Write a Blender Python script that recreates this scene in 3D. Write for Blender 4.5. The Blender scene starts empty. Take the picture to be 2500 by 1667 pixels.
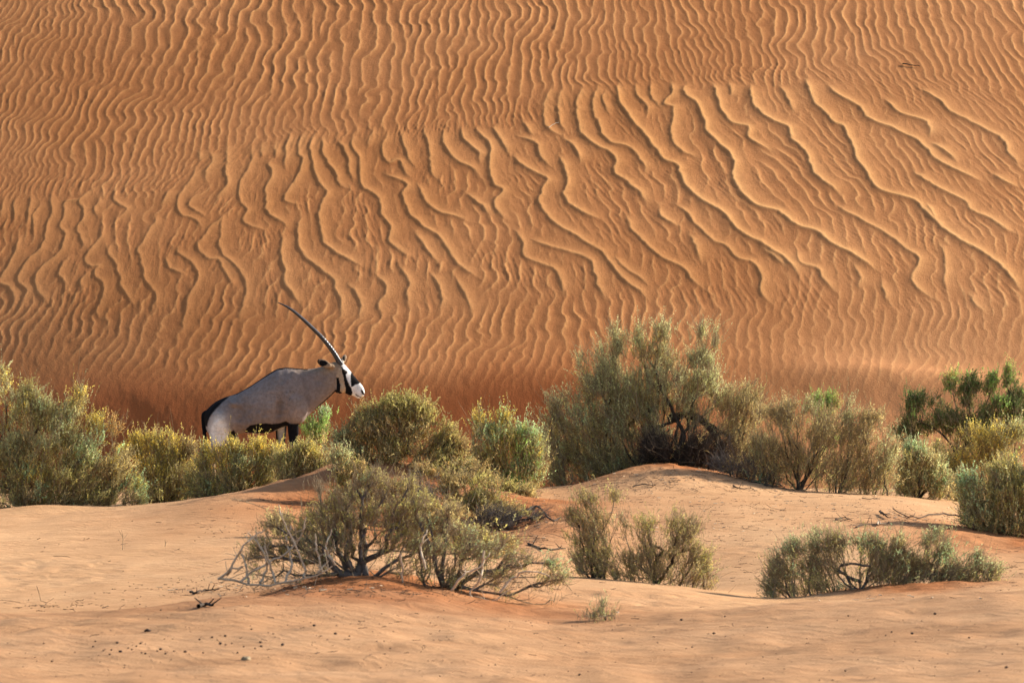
import bpy, math, random
import numpy as np
from mathutils import Vector
R = math.radians
# ------------------------------------------------------------------ camera, world, sun
scene = bpy.context.scene
col = scene.collection
K = 2500*200/36.0                       # photo pixels per unit tangent (200 mm lens, 36 mm sensor)
cam_d = bpy.data.cameras.new('camera'); cam = bpy.data.objects.new('camera', cam_d); col.objects.link(cam)
cam_d.lens = 200; cam_d.sensor_width = 36; cam_d.clip_start = 0.5; cam_d.clip_end = 2000
cam.location = (0, 0, 0); cam.rotation_euler = (R(90), 0, 0)
cam_d.dof.use_dof = True; cam_d.dof.focus_distance = 80; cam_d.dof.aperture_fstop = 9
scene.camera = cam
SUN = Vector((0.82, 0.33, 0.46)).normalized()
elev = math.asin(SUN.z); azim = math.atan2(SUN.x, SUN.y)
w = bpy.data.worlds.new('World'); scene.world = w; w.use_nodes = True
nt = w.node_tree; bg = nt.nodes['Background']
sky = nt.nodes.new('ShaderNodeTexSky'); sky.sky_type = 'NISHITA'; sky.sun_disc = False
sky.sun_elevation = elev; sky.sun_rotation = azim; sky.dust_density = 1.5
nt.links.new(sky.outputs[0], bg.inputs[0]); bg.inputs[1].default_value = 0.12
sl = bpy.data.lights.new('sun', 'SUN'); sl.energy = 5.0; sl.angle = R(0.6); sl.color = (1, 0.93, 0.82)
so = bpy.data.objects.new('sun', sl); col.objects.link(so)
so.rotation_euler = SUN.to_track_quat('Z', 'Y').to_euler(); so.location = (30, 40, 40)
vs = scene.view_settings
vs.view_transform = 'Standard'; vs.look = 'None'; vs.gamma = 1; vs.use_curve_mapping = False; vs.exposure = 0.85

rng = np.random.default_rng(11)
# ------------------------------------------------------------------ helpers
def P(px, py, Y):
    return np.array([(px-1250)/K*Y, Y, -(py-833.5)/K*Y])
def mesh_np(name, V, F, mat=None, parent=None, smooth=False, cols=None):
    """V (n,3), F list of (m,k) int arrays"""
    me = bpy.data.meshes.new(name)
    if not isinstance(F, list): F = [F]
    F = [np.asarray(f, dtype=np.int32) for f in F if len(f)]
    V = np.asarray(V, dtype=np.float32)
    me.vertices.add(len(V)); me.vertices.foreach_set('co', V.ravel())
    nl = sum(f.size for f in F); npoly = sum(len(f) for f in F)
    me.loops.add(nl); me.polygons.add(npoly)
    me.loops.foreach_set('vertex_index', np.concatenate([f.ravel() for f in F]))
    tot = np.concatenate([np.full(len(f), f.shape[1], dtype=np.int32) for f in F])
    st = np.concatenate([[0], np.cumsum(tot)[:-1]]).astype(np.int32)
    me.polygons.foreach_set('loop_start', st); me.polygons.foreach_set('loop_total', tot)
    if smooth: me.polygons.foreach_set('use_smooth', np.ones(npoly, dtype=bool))
    me.update(calc_edges=True)
    if cols is not None:
        a = me.color_attributes.new('tint', 'FLOAT_COLOR', 'POINT')
        c = np.ones((len(V), 4), dtype=np.float32); c[:, :3] = cols
        a.data.foreach_set('color', c.ravel())
    if mat: me.materials.append(mat)
    o = bpy.data.objects.new(name, me); col.objects.link(o)
    if parent: o.parent = parent
    return o
def tag(o, label=None, cat=None, group=None, kind=None):
    if label: o['label'] = label
    if cat: o['category'] = cat
    if group: o['group'] = group
    if kind: o['kind'] = kind
    return o
def empty(name, loc):
    o = bpy.data.objects.new(name, None); o.location = loc; o.empty_display_size = 0.1; col.objects.link(o); return o
def sm(x): x = np.clip(x, 0, 1); return x*x*(3-2*x)
def ss(a, b, x): return sm((x-a)/(b-a))
class Noise2:
    """smooth periodic-free value noise on a random lattice"""
    def __init__(s, seed): s.t = np.random.default_rng(seed).random((256, 256))*2-1
    def __call__(s, x, y):
        x = np.asarray(x, dtype=float); y = np.asarray(y, dtype=float)
        xi = np.floor(x).astype(int); yi = np.floor(y).astype(int)
        fx = x-xi; fy = y-yi; fx = fx*fx*fx*(fx*(fx*6-15)+10); fy = fy*fy*fy*(fy*(fy*6-15)+10)
        t = s.t; a = t[xi & 255, yi & 255]; b = t[(xi+1) & 255, yi & 255]; c = t[xi & 255, (yi+1) & 255]; d = t[(xi+1) & 255, (yi+1) & 255]
        return (a*(1-fx)+b*fx)*(1-fy)+(c*(1-fx)+d*fx)*fy
N1, N2, N3, N4 = Noise2(1), Noise2(2), Noise2(3), Noise2(4)

# ------------------------------------------------------------------ materials
def new_mat(name, rough=0.9, spec=0.1):
    m = bpy.data.materials.new(name); m.use_nodes = True; n = m.node_tree
    b = n.nodes['Principled BSDF']; b.inputs['Roughness'].default_value = rough
    b.inputs['Specular IOR Level'].default_value = spec
    return m, n, b
def nd(n, t, **kw):
    x = n.nodes.new(t)
    for k, v in kw.items(): setattr(x, k, v)
    return x
def noise_node(n, vec, scale, detail=3, rough=0.55, scl=None):
    if scl:
        mp = nd(n, 'ShaderNodeMapping'); mp.inputs['Scale'].default_value = scl; n.links.new(vec, mp.inputs[0]); vec = mp.outputs[0]
    t = nd(n, 'ShaderNodeTexNoise'); t.inputs['Scale'].default_value = scale; t.inputs['Detail'].default_value = detail
    t.inputs['Roughness'].default_value = rough; n.links.new(vec, t.inputs['Vector']); return t.outputs[0]
def ramp(n, fac, stops):
    r = nd(n, 'ShaderNodeValToRGB'); e = r.color_ramp.elements
    e[0].position = stops[0][0]; e[0].color = (*stops[0][1], 1); e[1].position = stops[-1][0]; e[1].color = (*stops[-1][1], 1)
    for p, c in stops[1:-1]: x = e.new(p); x.color = (*c, 1)
    n.links.new(fac, r.inputs[0]); return r.outputs[0]
def mixc(n, fac, a, b, mode='MIX'):
    m = nd(n, 'ShaderNodeMix', data_type='RGBA', blend_type=mode)
    if isinstance(fac, (int, float)): m.inputs[0].default_value = fac
    else: n.links.new(fac, m.inputs[0])
    for s, v in ((6, a), (7, b)):
        if isinstance(v, tuple): m.inputs[s].default_value = (*v, 1)
        else: n.links.new(v, m.inputs[s])
    return m.outputs[2]
def math_n(n, op, a, b):
    m = nd(n, 'ShaderNodeMath', operation=op)
    for i, v in enumerate((a, b)):
        if isinstance(v, (int, float)): m.inputs[i].default_value = v
        else: n.links.new(v, m.inputs[i])
    return m.outputs[0]
def bump(n, b, h, strength, dist):
    bp = nd(n, 'ShaderNodeBump'); bp.inputs['Strength'].default_value = strength; bp.inputs['Distance'].default_value = dist
    n.links.new(h, bp.inputs['Height']); n.links.new(bp.outputs[0], b.inputs['Normal'])

def dune_mat():
    m, n, b = new_mat('dune_sand', 0.95, 0.05)
    g = nd(n, 'ShaderNodeNewGeometry').outputs['Position']
    big = noise_node(n, g, 0.35, 3); fine = noise_node(n, g, 38, 4, 0.7); mid = noise_node(n, g, 3.0, 4, 0.6)
    c1 = ramp(n, big, [(0.3, (0.435, 0.172, 0.058)), (0.7, (0.51, 0.218, 0.081))])
    c2 = mixc(n, 0.55, c1, ramp(n, fine, [(0.3, (0.62, 0.62, 0.62)), (0.7, (1.0, 1.0, 1.0))]), 'MULTIPLY')
    c3 = mixc(n, 0.35, c2, ramp(n, mid, [(0.3, (0.75, 0.72, 0.70)), (0.7, (1.0, 1.0, 1.0))]), 'MULTIPLY')
    a = nd(n, 'ShaderNodeAttribute', attribute_name='tint')
    c4 = mixc(n, 1.0, c3, a.outputs[0], 'MULTIPLY')
    n.links.new(c4, b.inputs['Base Color'])
    bump(n, b, fine, 0.55, 0.02)
    return m
def ground_mat():
    m, n, b = new_mat('desert_sand', 0.95, 0.05)
    g = nd(n, 'ShaderNodeNewGeometry').outputs['Position']
    big = noise_node(n, g, 0.5, 3); fine = noise_node(n, g, 45, 4, 0.7)
    st = noise_node(n, g, 2.2, 5, 0.65, (1, 1.6, 1))
    c1 = ramp(n, big, [(0.3, (0.55, 0.310, 0.150)), (0.7, (0.62, 0.370, 0.190))])
    a = nd(n, 'ShaderNodeAttribute', attribute_name='tint')
    c1 = mixc(n, 1.0, c1, a.outputs[0], 'MULTIPLY')
    c2 = mixc(n, 0.5, c1, ramp(n, fine, [(0.3, (0.66, 0.62, 0.60)), (0.65, (1.0, 1.0, 1.0))]), 'MULTIPLY')
    c3 = mixc(n, 0.5, c2, ramp(n, st, [(0.35, (0.70, 0.62, 0.58)), (0.62, (1.0, 1.0, 1.0))]), 'MULTIPLY')
    n.links.new(c3, b.inputs['Base Color'])
    wv = nd(n, 'ShaderNodeTexWave', wave_type='BANDS', bands_direction='X'); wv.inputs['Scale'].default_value = 3.2
    wv.inputs['Distortion'].default_value = 9; wv.inputs['Detail'].default_value = 2; wv.inputs['Detail Scale'].default_value = 0.8
    mp = nd(n, 'ShaderNodeMapping'); mp.inputs['Rotation'].default_value = (0, 0, R(-58)); mp.inputs['Scale'].default_value = (1, 0.5, 1)
    n.links.new(g, mp.inputs[0]); n.links.new(mp.outputs[0], wv.inputs['Vector'])
    h = math_n(n, 'ADD', math_n(n, 'MULTIPLY', wv.outputs[1], 0.35), math_n(n, 'MULTIPLY', fine, 1.1))
    h = math_n(n, 'ADD', h, math_n(n, 'MULTIPLY', noise_node(n, g, 9, 3), 1.0))
    bump(n, b, h, 0.55, 0.018)
    return m
def leaf_mat(name):
    m, n, b = new_mat(name, 0.75, 0.15)
    a = nd(n, 'ShaderNodeAttribute', attribute_name='tint')
    n.links.new(a.outputs[0], b.inputs['Base Color'])
    t = nd(n, 'ShaderNodeBsdfTranslucent'); n.links.new(a.outputs[0], t.inputs[0])
    mx = nd(n, 'ShaderNodeMixShader'); mx.inputs[0].default_value = 0.46
    n.links.new(b.outputs[0], mx.inputs[1]); n.links.new(t.outputs[0], mx.inputs[2])
    n.links.new(mx.outputs[0], n.nodes['Material Output'].inputs[0]); return m
def bark_mat(name, c1, c2, rough=0.9):
    m, n, b = new_mat(name, rough, 0.15)
    g = nd(n, 'ShaderNodeNewGeometry').outputs['Position']
    f = noise_node(n, g, 25, 4, 0.7)
    n.links.new(ramp(n, f, [(0.3, c1), (0.7, c2)]), b.inputs['Base Color']); bump(n, b, f, 0.6, 0.01); return m
def attr_mat(name, rough, spec, nscale, amt, bstr=0.3):
    m, n, b = new_mat(name, rough, spec)
    a = nd(n, 'ShaderNodeAttribute', attribute_name='tint'); g = nd(n, 'ShaderNodeNewGeometry').outputs['Position']
    f = noise_node(n, g, nscale, 4, 0.7)
    n.links.new(mixc(n, amt, a.outputs[0], ramp(n, f, [(0.3, (0.55, 0.52, 0.50)), (0.65, (1, 1, 1))]), 'MULTIPLY'), b.inputs['Base Color'])
    bump(n, b, f, bstr, 0.006); return m
M_dune, M_ground, M_leaf = dune_mat(), ground_mat(), leaf_mat('shrub_leaf')
M_bark = bark_mat('dark_bark', (0.028, 0.020, 0.016), (0.10, 0.072, 0.05))
M_twig = bark_mat('brown_twig', (0.20, 0.14, 0.08), (0.42, 0.32, 0.19))
M_greybark = bark_mat('grey_bark', (0.05, 0.042, 0.038), (0.20, 0.165, 0.14))
M_pale = bark_mat('bleached_wood', (0.42, 0.32, 0.21), (0.62, 0.50, 0.36))
M_dung = bark_mat('dry_dropping', (0.03, 0.02, 0.016), (0.08, 0.05, 0.04))
M_stone = bark_mat('pale_stone', (0.45, 0.36, 0.28), (0.65, 0.56, 0.46))

# ------------------------------------------------------------------ the dune
def dune_base(x, Y):
    t = Y-86.0
    f = np.where(t < 3.0, 0.62*t, 1.86+0.60*(t-3.0)) - 0.10*np.exp(-((t-3.0)/1.2)**2)
    f = np.where(t > 30, 1.86+16.2+0.60*30*(1-np.exp(-np.maximum(t-30, 0)/30)), f)
    f = np.where(t < 0, 0.62*t, f)
    xc = np.clip(x, -30, 30)
    g = -np.where(xc < 0, 0.0038, 0.0050)*xc*xc*np.where(np.abs(xc) > 12, 12/np.maximum(np.abs(xc), 1e-3), 1)
    # lower left flank turns away from the sun, lower right flank towards it
    g = g + 0.11*np.minimum(xc, 0)*0 + 0.35*np.exp(-((xc+9)/5.5)**2)*0
    low = np.exp(-(np.maximum(t, 0)/3.6)**2)
    g = g - 0.34*ss(-11, -7, xc)*ss(2.6, 0.2, xc)*(1-ss(0.2, 1.9, t))
    g = g - 0.016*low*np.maximum(-(xc+1.5), 0)**2*np.exp(-np.maximum(-xc-9, 0)/6)
    # bench with a lip at the lower right
    lip = ss(3.3, 6.0, xc)
    g = g + lip*0.26*np.exp(-((t-1.7)/0.55)**2)*ss(0.0, 1, t)
    g = g - 0.045*lip*low*np.maximum(xc-3.5, 0)
    return -1.52 + f + g
def pix_to_dune(px, py):
    px = np.asarray(px, float); py = np.asarray(py, float)
    lo = np.full(px.shape, 86.0); hi = np.full(px.shape, 118.0)
    for _ in range(40):
        m = (lo+hi)/2; z = -(py-833.5)/K*m; d = dune_base((px-1250)/K*m, m)-z
        lo = np.where(d < 0, m, lo); hi = np.where(d < 0, hi, m)
    m = (lo+hi)/2
    return (px-1250)/K*m, m
C1 = """20,900 5,960 0,1020|85,890 65,950 70,1010 85,1030|150,880 130,960 125,1040 118,1080|200,915 160,980 150,1040 165,1085 190,1090
255,870 235,920 240,970 215,1050 195,1130 110,1220 80,1290 125,1330 100,1390 85,1440|110,1060 60,1180 10,1270 0,1300 45,1320 70,1380 60,1440
385,880 375,915 300,930 295,990 280,1045 300,1080 270,1160 185,1240 160,1290 200,1370 245,1420|460,850 370,915 385,970 380,1010 355,1050 370,1100 380,1130 355,1180
480,880 440,950 450,1000 475,1010|530,870 525,915 545,940 580,960 560,990 515,1030
470,1040 450,1110 385,1190 410,1225 445,1225 430,1260 480,1310 470,1370 445,1430 465,1470 490,1480|330,1170 270,1250 300,1290 310,1340 340,1365|420,1230 370,1290 375,1330 400,1350
530,1100 500,1160 540,1230 560,1310 600,1380 625,1410 620,1440|740,970 700,1040 640,1140 650,1200 665,1280 715,1350 700,1410 670,1470
900,750 880,820 830,900 810,950 830,990 870,1000 920,1030 925,1080|785,860 760,900 745,960|960,680 980,740 945,810 960,860|905,690 930,750
1040,640 1040,740 1030,800 1050,830 1010,900 995,950|930,870 870,940 920,980 970,1020
1060,960 1000,1020 970,1040 920,1110 915,1150 960,1190 1010,1195 1030,1240 1070,1300 1065,1340|1035,970 1010,1080 1015,1160 1070,1210 1110,1260 1130,1330 1120,1400 1100,1470 1120,1500
830,1110 820,1160 880,1210 910,1260 910,1280 880,1340 860,1400 840,1500 835,1560|800,1150 765,1190 775,1230 840,1260 880,1285
1160,650 1150,760 1100,850 1110,930 1135,970 1115,1010 1150,1040 1210,1060 1240,1090|1210,650 1200,700 1210,730|1250,720 1230,760 1255,800 1220,880 1230,930 1220,960 1260,1000 1310,1030 1335,1070
1270,640 1260,690 1275,740|1340,600 1320,670 1310,750 1320,800|1420,590 1375,660 1375,710 1395,740 1360,830 1310,920 1390,945 1400,960
1400,980 1370,1050 1370,1120 1410,1190 1480,1240 1530,1290 1540,1330 1570,1400 1555,1500|1450,600 1425,680 1440,750 1460,830 1500,890 1470,960 1470,1040 1490,1110 1540,1160 1620,1200 1690,1240
1505,610 1480,660 1500,740 1540,790 1560,850 1640,880|1560,620 1550,650 1590,700 1610,790 1635,850|1640,600 1620,660 1655,740 1660,850 1740,910 1760,990 1800,1050 1790,1110 1860,1170 1920,1190
1720,580 1700,640 1690,690|1790,590 1760,680 1780,750 1830,740 1860,790 1900,840|1750,790 1780,810 1870,850 1850,890 1870,960 1930,1030 2010,1080 2060,1150 2110,1220 2220,1290
1840,580 1850,660 1890,750 1920,790|1940,570 1975,690 1980,790 2030,850|1910,830 1960,930 2030,980 2110,1000 2180,1040|2040,580 2040,660 2100,740 2170,780 2210,830
2120,570 2130,640 2200,710 2210,770|2200,570 2200,610 2260,680 2250,780 2270,850 2310,880 2270,950 2352,1030|2290,560 2270,600 2330,690 2352,740|2120,870 2180,920 2230,960 2250,1020
1890,1050 1930,1100 2000,1200 2040,1240|1300,1060 1290,1160 1310,1240 1310,1300 1350,1360 1400,1430|1590,1280 1640,1360 1660,1420 1640,1500|1700,1240 1780,1330 1740,1400 1760,1480
1820,1200 1880,1290 1870,1360 1900,1440|1960,1230 2010,1310 2030,1390 2020,1460|2080,1250 2120,1330 2160,1400 2170,1480"""
C2 = """180,390 150,500 150,560 190,610 260,640|240,390 215,470 220,550 260,630|320,390 300,480 300,560 330,630 400,680 450,700 480,750 480,800 540,850 590,890 630,960
400,380 375,470 380,540 400,560 410,620 460,660 540,680 600,750 620,820|440,400 420,470 460,550|500,370 490,450 540,540 600,610 650,680 700,740 760,770 800,860 870,920 960,980 1050,1070 1140,1120 1220,1170 1300,1240 1330,1290
570,370 575,440 630,500 610,560|640,360 640,440 700,520|730,360 740,430 700,480 745,500 740,560 735,640 780,700 830,720 860,750
800,380 800,440 850,480 890,570 890,610 960,670 1020,740 1020,820 1060,890 1130,950 1230,980 1310,1040 1400,1070 1480,1130 1560,1170 1640,1220 1700,1260
910,370 940,430 970,520 1010,570 1090,590 1090,640 1160,680 1200,720|1000,370 1010,460|1090,380 1100,440 1130,510 1200,560 1270,590 1290,650 1360,710 1370,770 1420,830 1480,870 1530,920
1220,380 1270,460 1300,540|1340,350 1370,420 1400,490 1460,540 1480,570 1520,590 1560,660 1590,740 1640,820 1700,880 1800,910 1870,940 1900,980 1940,1020 2000,1070 2100,1130 2200,1190 2260,1240 2310,1300 2352,1360
1440,380 1500,440 1590,490 1640,550 1740,590 1800,620 1880,660 1940,730 2020,780 2120,820 2180,850|1830,770 1880,820 1960,870 2080,930 2110,970 2200,1010 2280,1060 2352,1090
2190,790 2260,840 2352,870|1850,400 1960,460 2020,520 2100,560 2200,610 2260,650 2290,720 2352,780|1700,440 1780,520 1900,560 1920,600 1910,650
1470,930 1540,980 1620,1020 1720,1080 1800,1140 1870,1200 1840,1290 1890,1350 1960,1390|1900,920 1930,990 1960,1040|1950,1100 1990,1180 1990,1260 2000,1360
0,700 30,750 110,800 160,830 130,900 135,960 200,1030 280,1080 380,1140 430,1180 500,1270 570,1330 650,1400|210,700 250,790 250,870 240,900 280,950 350,990 450,1020
0,620 60,640 120,670 130,720 200,790|40,540 80,610 110,640|0,1040 50,1120 60,1180 150,1220 200,1240 230,1300 240,1380|60,1090 150,1130 260,1160 350,1190 380,1250 400,1330 450,1400
510,970 550,1050 620,1130 700,1190 780,1230 840,1300 900,1350|730,930 800,980 860,1050 930,1110 980,1130 1040,1190 1110,1210 1150,1270 1150,1350 1210,1420
800,1060 840,1120 880,1230|1140,1130 1210,1190 1270,1240|1310,1130 1330,1210 1400,1240 1470,1330 1520,1370|2080,1330 2130,1400 2200,1460|680,940 690,1000 760,1040 800,1040
220,620 290,690 330,780|1900,650 1990,700 2060,760|450,1160 520,1230 600,1290 660,1340|1560,1190 1600,1280 1590,1350|1700,1270 1710,1340 1750,1410"""
def crest_lines():
    out = []
    for txt, off in ((C1, 0), (C2, 1250)):
        for s in txt.replace('\n', '|').split('|'):
            a = np.array([[float(v) for v in p.split(',')] for p in s.split()])
            a = a*0.53146; a[:, 0] += off; out.append(a)
    return out
def catmull(a, n):
    a = np.asarray(a, float)
    p = np.vstack([2*a[0]-a[1], a, 2*a[-1]-a[-2]]); r = []
    for i in range(1, len(p)-2):
        t = np.linspace(0, 1, n, endpoint=False)[:, None]
        r.append(0.5*((2*p[i])+(-p[i-1]+p[i+1])*t+(2*p[i-1]-5*p[i]+4*p[i+1]-p[i+2])*t*t+(-p[i-1]+3*p[i]-3*p[i+1]+p[i+2])*t**3))
    r.append(a[-1:]); return np.vstack(r)

DX, DY = 0.0150, 0.0210
gx = np.arange(-11.0, 11.0, DX); gy = np.arange(84.6, 102.0, DY)
GX, GY = np.meshgrid(gx, gy)                      # rows = Y
def img_of(x, Y):
    z = dune_base(x, Y); return 1250+x/Y*K, 833.5-z/Y*K
def make_ripples():
    # ---- traced large crests
    H = np.zeros_like(GX); cover = np.zeros_like(GX); CR = np.zeros_like(GX)
    for li, a in enumerate(crest_lines()):
        c = catmull(a, 7)
        c[:, 0] += 3.0*N1(c[:, 1]/17+li*7, c[:, 1]*0+li)+2.0*N2(c[:, 1]/7, c[:, 1]*0+li)
        mid = a[len(a)//2]
        big = float(np.clip(0.56+0.60*np.exp(-((mid[0]-1950)/700)**2-((mid[1]-430)/190)**2)+0.04*np.exp(-((mid[0]-750)/450)**2-((mid[1]-520)/130)**2), 0.52, 1.25)*(1-.22*(mid[0] < 620 and mid[1] > 480)))
        x, y = pix_to_dune(c[:, 0], c[:, 1])
        L = len(x); u = np.linspace(0, 1, L); seglen = np.concatenate([[0], np.cumsum(np.hypot(np.diff(x), np.diff(y)))])
        tot = seglen[-1]
        amp = 0.041*big*np.minimum(ss(0, min(0.35, tot*.4), seglen)*0.85+0.15, ss(0, min(0.45, tot*.4), tot-seglen)*0.9+0.1)
        dm = np.full(GX.shape, 9.0, dtype=np.float32); am = np.zeros(GX.shape, dtype=np.float32); sg = np.ones(GX.shape, dtype=np.float32)
        W = 0.95
        for i in range(L-1):
            x0, x1, y0, y1 = x[i], x[i+1], y[i], y[i+1]
            ix0 = max(0, int((min(x0, x1)-W-gx[0])/DX)); ix1 = min(len(gx), int((max(x0, x1)+W-gx[0])/DX))
            iy0 = max(0, int((min(y0, y1)-0.6-gy[0])/DY)); iy1 = min(len(gy), int((max(y0, y1)+0.6-gy[0])/DY))
            if ix1 <= ix0 or iy1 <= iy0: continue
            X = GX[iy0:iy1, ix0:ix1]; Y = GY[iy0:iy1, ix0:ix1]
            dx, dy = x1-x0, y1-y0; l2 = dx*dx+dy*dy+1e-9
            t = np.clip(((X-x0)*dx+(Y-y0)*dy)/l2, 0, 1)
            ex, ey = X-x0-t*dx, Y-y0-t*dy; d = np.hypot(ex, ey)
            s = np.sign(ex*(-dy)+ey*dx); s[s == 0] = 1          # + on the right side of a top-to-bottom line
            D = dm[iy0:iy1, ix0:ix1]; m = d < D
            D[m] = d[m]; sg[iy0:iy1, ix0:ix1][m] = s[m]; am[iy0:iy1, ix0:ix1][m] = (amp[i]+(amp[i+1]-amp[i])*t)[m]
        LR = 0.155*big; LL = 0.080*big
        e = 0.006; dd = np.sqrt(dm*dm+e*e)-e
        prof = np.where(sg > 0, np.exp(-dd/LR), np.exp(-dd/LL)*1.0)*ss(W, 0.6, dm)
        H = np.maximum(H, am*prof)+0.25*np.minimum(H, am*prof)
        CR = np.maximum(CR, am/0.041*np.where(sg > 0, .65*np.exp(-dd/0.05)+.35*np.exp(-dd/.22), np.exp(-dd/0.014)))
        cover = np.maximum(cover, ss(0.05, 0.6, am/0.041)*np.exp(-(dm/np.where(sg > 0, 0.27, 0.13))**2))
    # ---- self-organised ripples: iterated oriented filtering of complex noise
    SX, SY = DX*2, DY*2
    hx = gx[::2]; hy = gy[::2]; hX, hY = np.meshgrid(hx, hy); PX, PY = img_of(hX, hY)
    kx = np.fft.fftfreq(len(hx), SX)*2*np.pi; ky = np.fft.fftfreq(len(hy), SY)*2*np.pi; KX, KY = np.meshgrid(kx, ky)
    def idw(pts, p=2.2, s=(1, 1)):
        pts = np.array(pts, float); num = 0; den = 0
        for q in pts:
            wgt = 1/((((PX-q[0])*s[0])**2+((PY-q[1])*s[1])**2)/1e4+0.15)**p
            num = num+wgt*q[2]; den = den+wgt
        return num/den
    # lean: + means the top of the crest lies to the right ("/"), px per px
    lean = idw([(0, 50, .28), (400, 50, .02), (400, 200, .30), (900, 80, .06), (900, 230, .30), (100, 250, .35), (500, 330, .30), (100, 380, .30), (1300, 60, .20), (1700, 60, -.05), (1300, 180, .12),
                (2000, 60, -.05), (2350, 60, -.20), (1750, 160, -.20), (2100, 180, -.45), (2400, 260, -.75), (2450, 430, -.9), (2000, 400, -.8), (1400, 420, -.6),
                (800, 450, -.15), (300, 560, .05), (1000, 640, -.12), (1450, 720, -.10), (1800, 720, -.15), (2200, 700, -.15), (2450, 700, -.1),
                (100, 820, .65), (400, 800, .5), (700, 800, .45), (1000, 820, .45), (1250, 850, .55), (250, 900, .9), (600, 900, .85), (1600, 860, .6), (1900, 830, .45), (2200, 800, .3), (2400, 850, .5), (1000, 930, .7)])
    lam = idw([(100, 60, 30), (400, 60, 46), (800, 60, 48), (1200, 60, 36), (1600, 60, 34), (2000, 60, 42), (2400, 60, 42), (200, 200, 40), (700, 200, 46), (1200, 200, 40), (1500, 170, 34),
               (200, 350, 38), (600, 310, 34), (100, 440, 24), (450, 440, 26), (700, 350, 28), (1200, 300, 26), (1600, 200, 26), (2000, 170, 34), (2300, 250, 34),
               (1000, 500, 55), (1800, 450, 60), (300, 600, 55), (800, 680, 50), (1300, 740, 46), (1700, 730, 44), (2200, 720, 42),
               (100, 830, 40), (500, 830, 46), (900, 830, 40), (1200, 860, 38), (1700, 850, 36), (2200, 850, 36)])
    lean = lean+0.22*N1(PX/170, PY/60)+0.20*N2(PX/80+9, PY/34)
    def phasor(lean, lam, seed, lams, leans, iters, sharp=1.0):
        r = np.random.default_rng(seed)
        z = np.exp(2j*np.pi*r.random(hX.shape))
        m_of = lambda M: M*0.54
        wl = []
        ll = np.log(lams); lw = np.log(np.clip(lam, lams[0], lams[-1]))
        for i in range(len(lams)):
            wl.append(np.clip(1-np.abs(lw-ll[i])/(ll[1]-ll[0]), 0, 1))
        wm = [np.clip(1-np.abs(np.clip(lean, leans[0], leans[-1])-m)/(leans[1]-leans[0]), 0, 1) for m in leans]
        for it in range(iters):
            F = np.fft.fft2(z); out = np.zeros_like(z)
            for i, l in enumerate(lams):
                k0 = 2*np.pi/(l/145.0)
                for j, M in enumerate(leans):
                    ww = wl[i]*wm[j]
                    if ww.max() < 0.01: continue
                    k0y = -m_of(M)*k0; bw = 0.20*k0*sharp
                    G = np.exp(-((KX-k0)**2+((KY-k0y)*1.25)**2)/(2*bw*bw))
                    out += ww*np.fft.ifft2(F*G)
            z = out/(np.abs(out)+1e-9)*np.minimum(1, np.abs(out)/np.median(np.abs(out)))**0.5
        return z
    def up(f):
        """bilinear x2 upsample to the fine grid"""
        iy = np.clip(np.arange(len(gy))/2, 0, len(hy)-1.001); ix = np.clip(np.arange(len(gx))/2, 0, len(hx)-1.001)
        y0 = iy.astype(int); fy = (iy-y0)[:, None]; x0 = ix.astype(int); fx = (ix-x0)[None]
        a = f[y0][:, x0]; b = f[y0][:, x0+1]; c = f[y0+1][:, x0]; d = f[y0+1][:, x0+1]
        return (a*(1-fx)+b*fx)*(1-fy)+(c*(1-fx)+d*fx)*fy
    lams = 15*1.30**np.arange(5); lam = lam*0.66
    z = phasor(lean, lam, 5, lams, np.arange(-1.2, 1.21, 0.3), 4, 1.25)
    UX, UY = img_of(GX, GY)
    def kink(v): return v*np.abs(v)**-0.35
    wp = (kink(N3(UX/120, UY/38)+1e-6)*10+kink(N4(UX/60+5, UY/19)+1e-6)*5+2.0*N1(UX/30, UY/8))/145.0
    def warped(f, wx):
        ix = np.clip((GX+wx-gx[0])/SX, 0, len(hx)-1.001); iy = np.clip((GY-gy[0])/SY, 0, len(hy)-1.001)
        x0 = ix.astype(int); y0 = iy.astype(int); fx = ix-x0; fy = iy-y0
        return (f[y0, x0]*(1-fx)+f[y0, x0+1]*fx)*(1-fy)+(f[y0+1, x0]*(1-fx)+f[y0+1, x0+1]*fx)*fy
    zf = warped(z, wp); ph = np.angle(zf)/(2*np.pi); mag = np.abs(zf); mag = np.clip(mag/np.percentile(mag, 60), 0, 1.1)
    FX, FY = img_of(GX, GY); lamf = up(lam)/145.0
    # crest at phase 0; x increases to the right: right side of the crest is the long lit stoss
    dl = np.where(ph < 0, -ph, 9); dr = np.where(ph >= 0, ph, 9)
    prof = np.where(ph >= 0, np.exp(-ph/0.20), np.exp(ph/0.11))
    prof = prof*ss(0.5, 0.25, np.abs(ph))
    e = 0.02; rnd = np.exp(-(np.sqrt(ph*ph+e*e)-e)/np.where(ph >= 0, 0.13, 0.23)); prof = rnd*ss(0.5, 0.25, np.abs(ph))
    amp = 0.082*lamf*mag
    # amplitude by place: strong at top, fading toward the foot
    A = ss(1010, 880, FY-35*N3(FX/300, FX*0)+30*ss(600, 100, FX))*(0.7+0.3*ss(900, 700, FY))
    A *= 1-0.45*ss(1500, 2100, FX)*ss(700, 830, FY)
    A *= 0.85+0.3*N2(FX/120, FY/60)
    inband = cover
    H2 = amp*prof*A*(1-0.93*np.clip(inband*1.25, 0, 1))
    # inside the traced band the small ripples only live well away from the crests
    top_line = np.interp(FX, [0, 400, 800, 1250, 1600, 2000, 2300, 2500], [470, 430, 345, 300, 195, 185, 215, 260])
    bot_line = np.interp(FX, [0, 300, 600, 900, 1200, 1600, 2000, 2500], [745, 770, 760, 770, 735, 740, 770, 740])
    band = ss(-15, 25, FY-top_line)*ss(25, -30, FY-bot_line)
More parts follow.
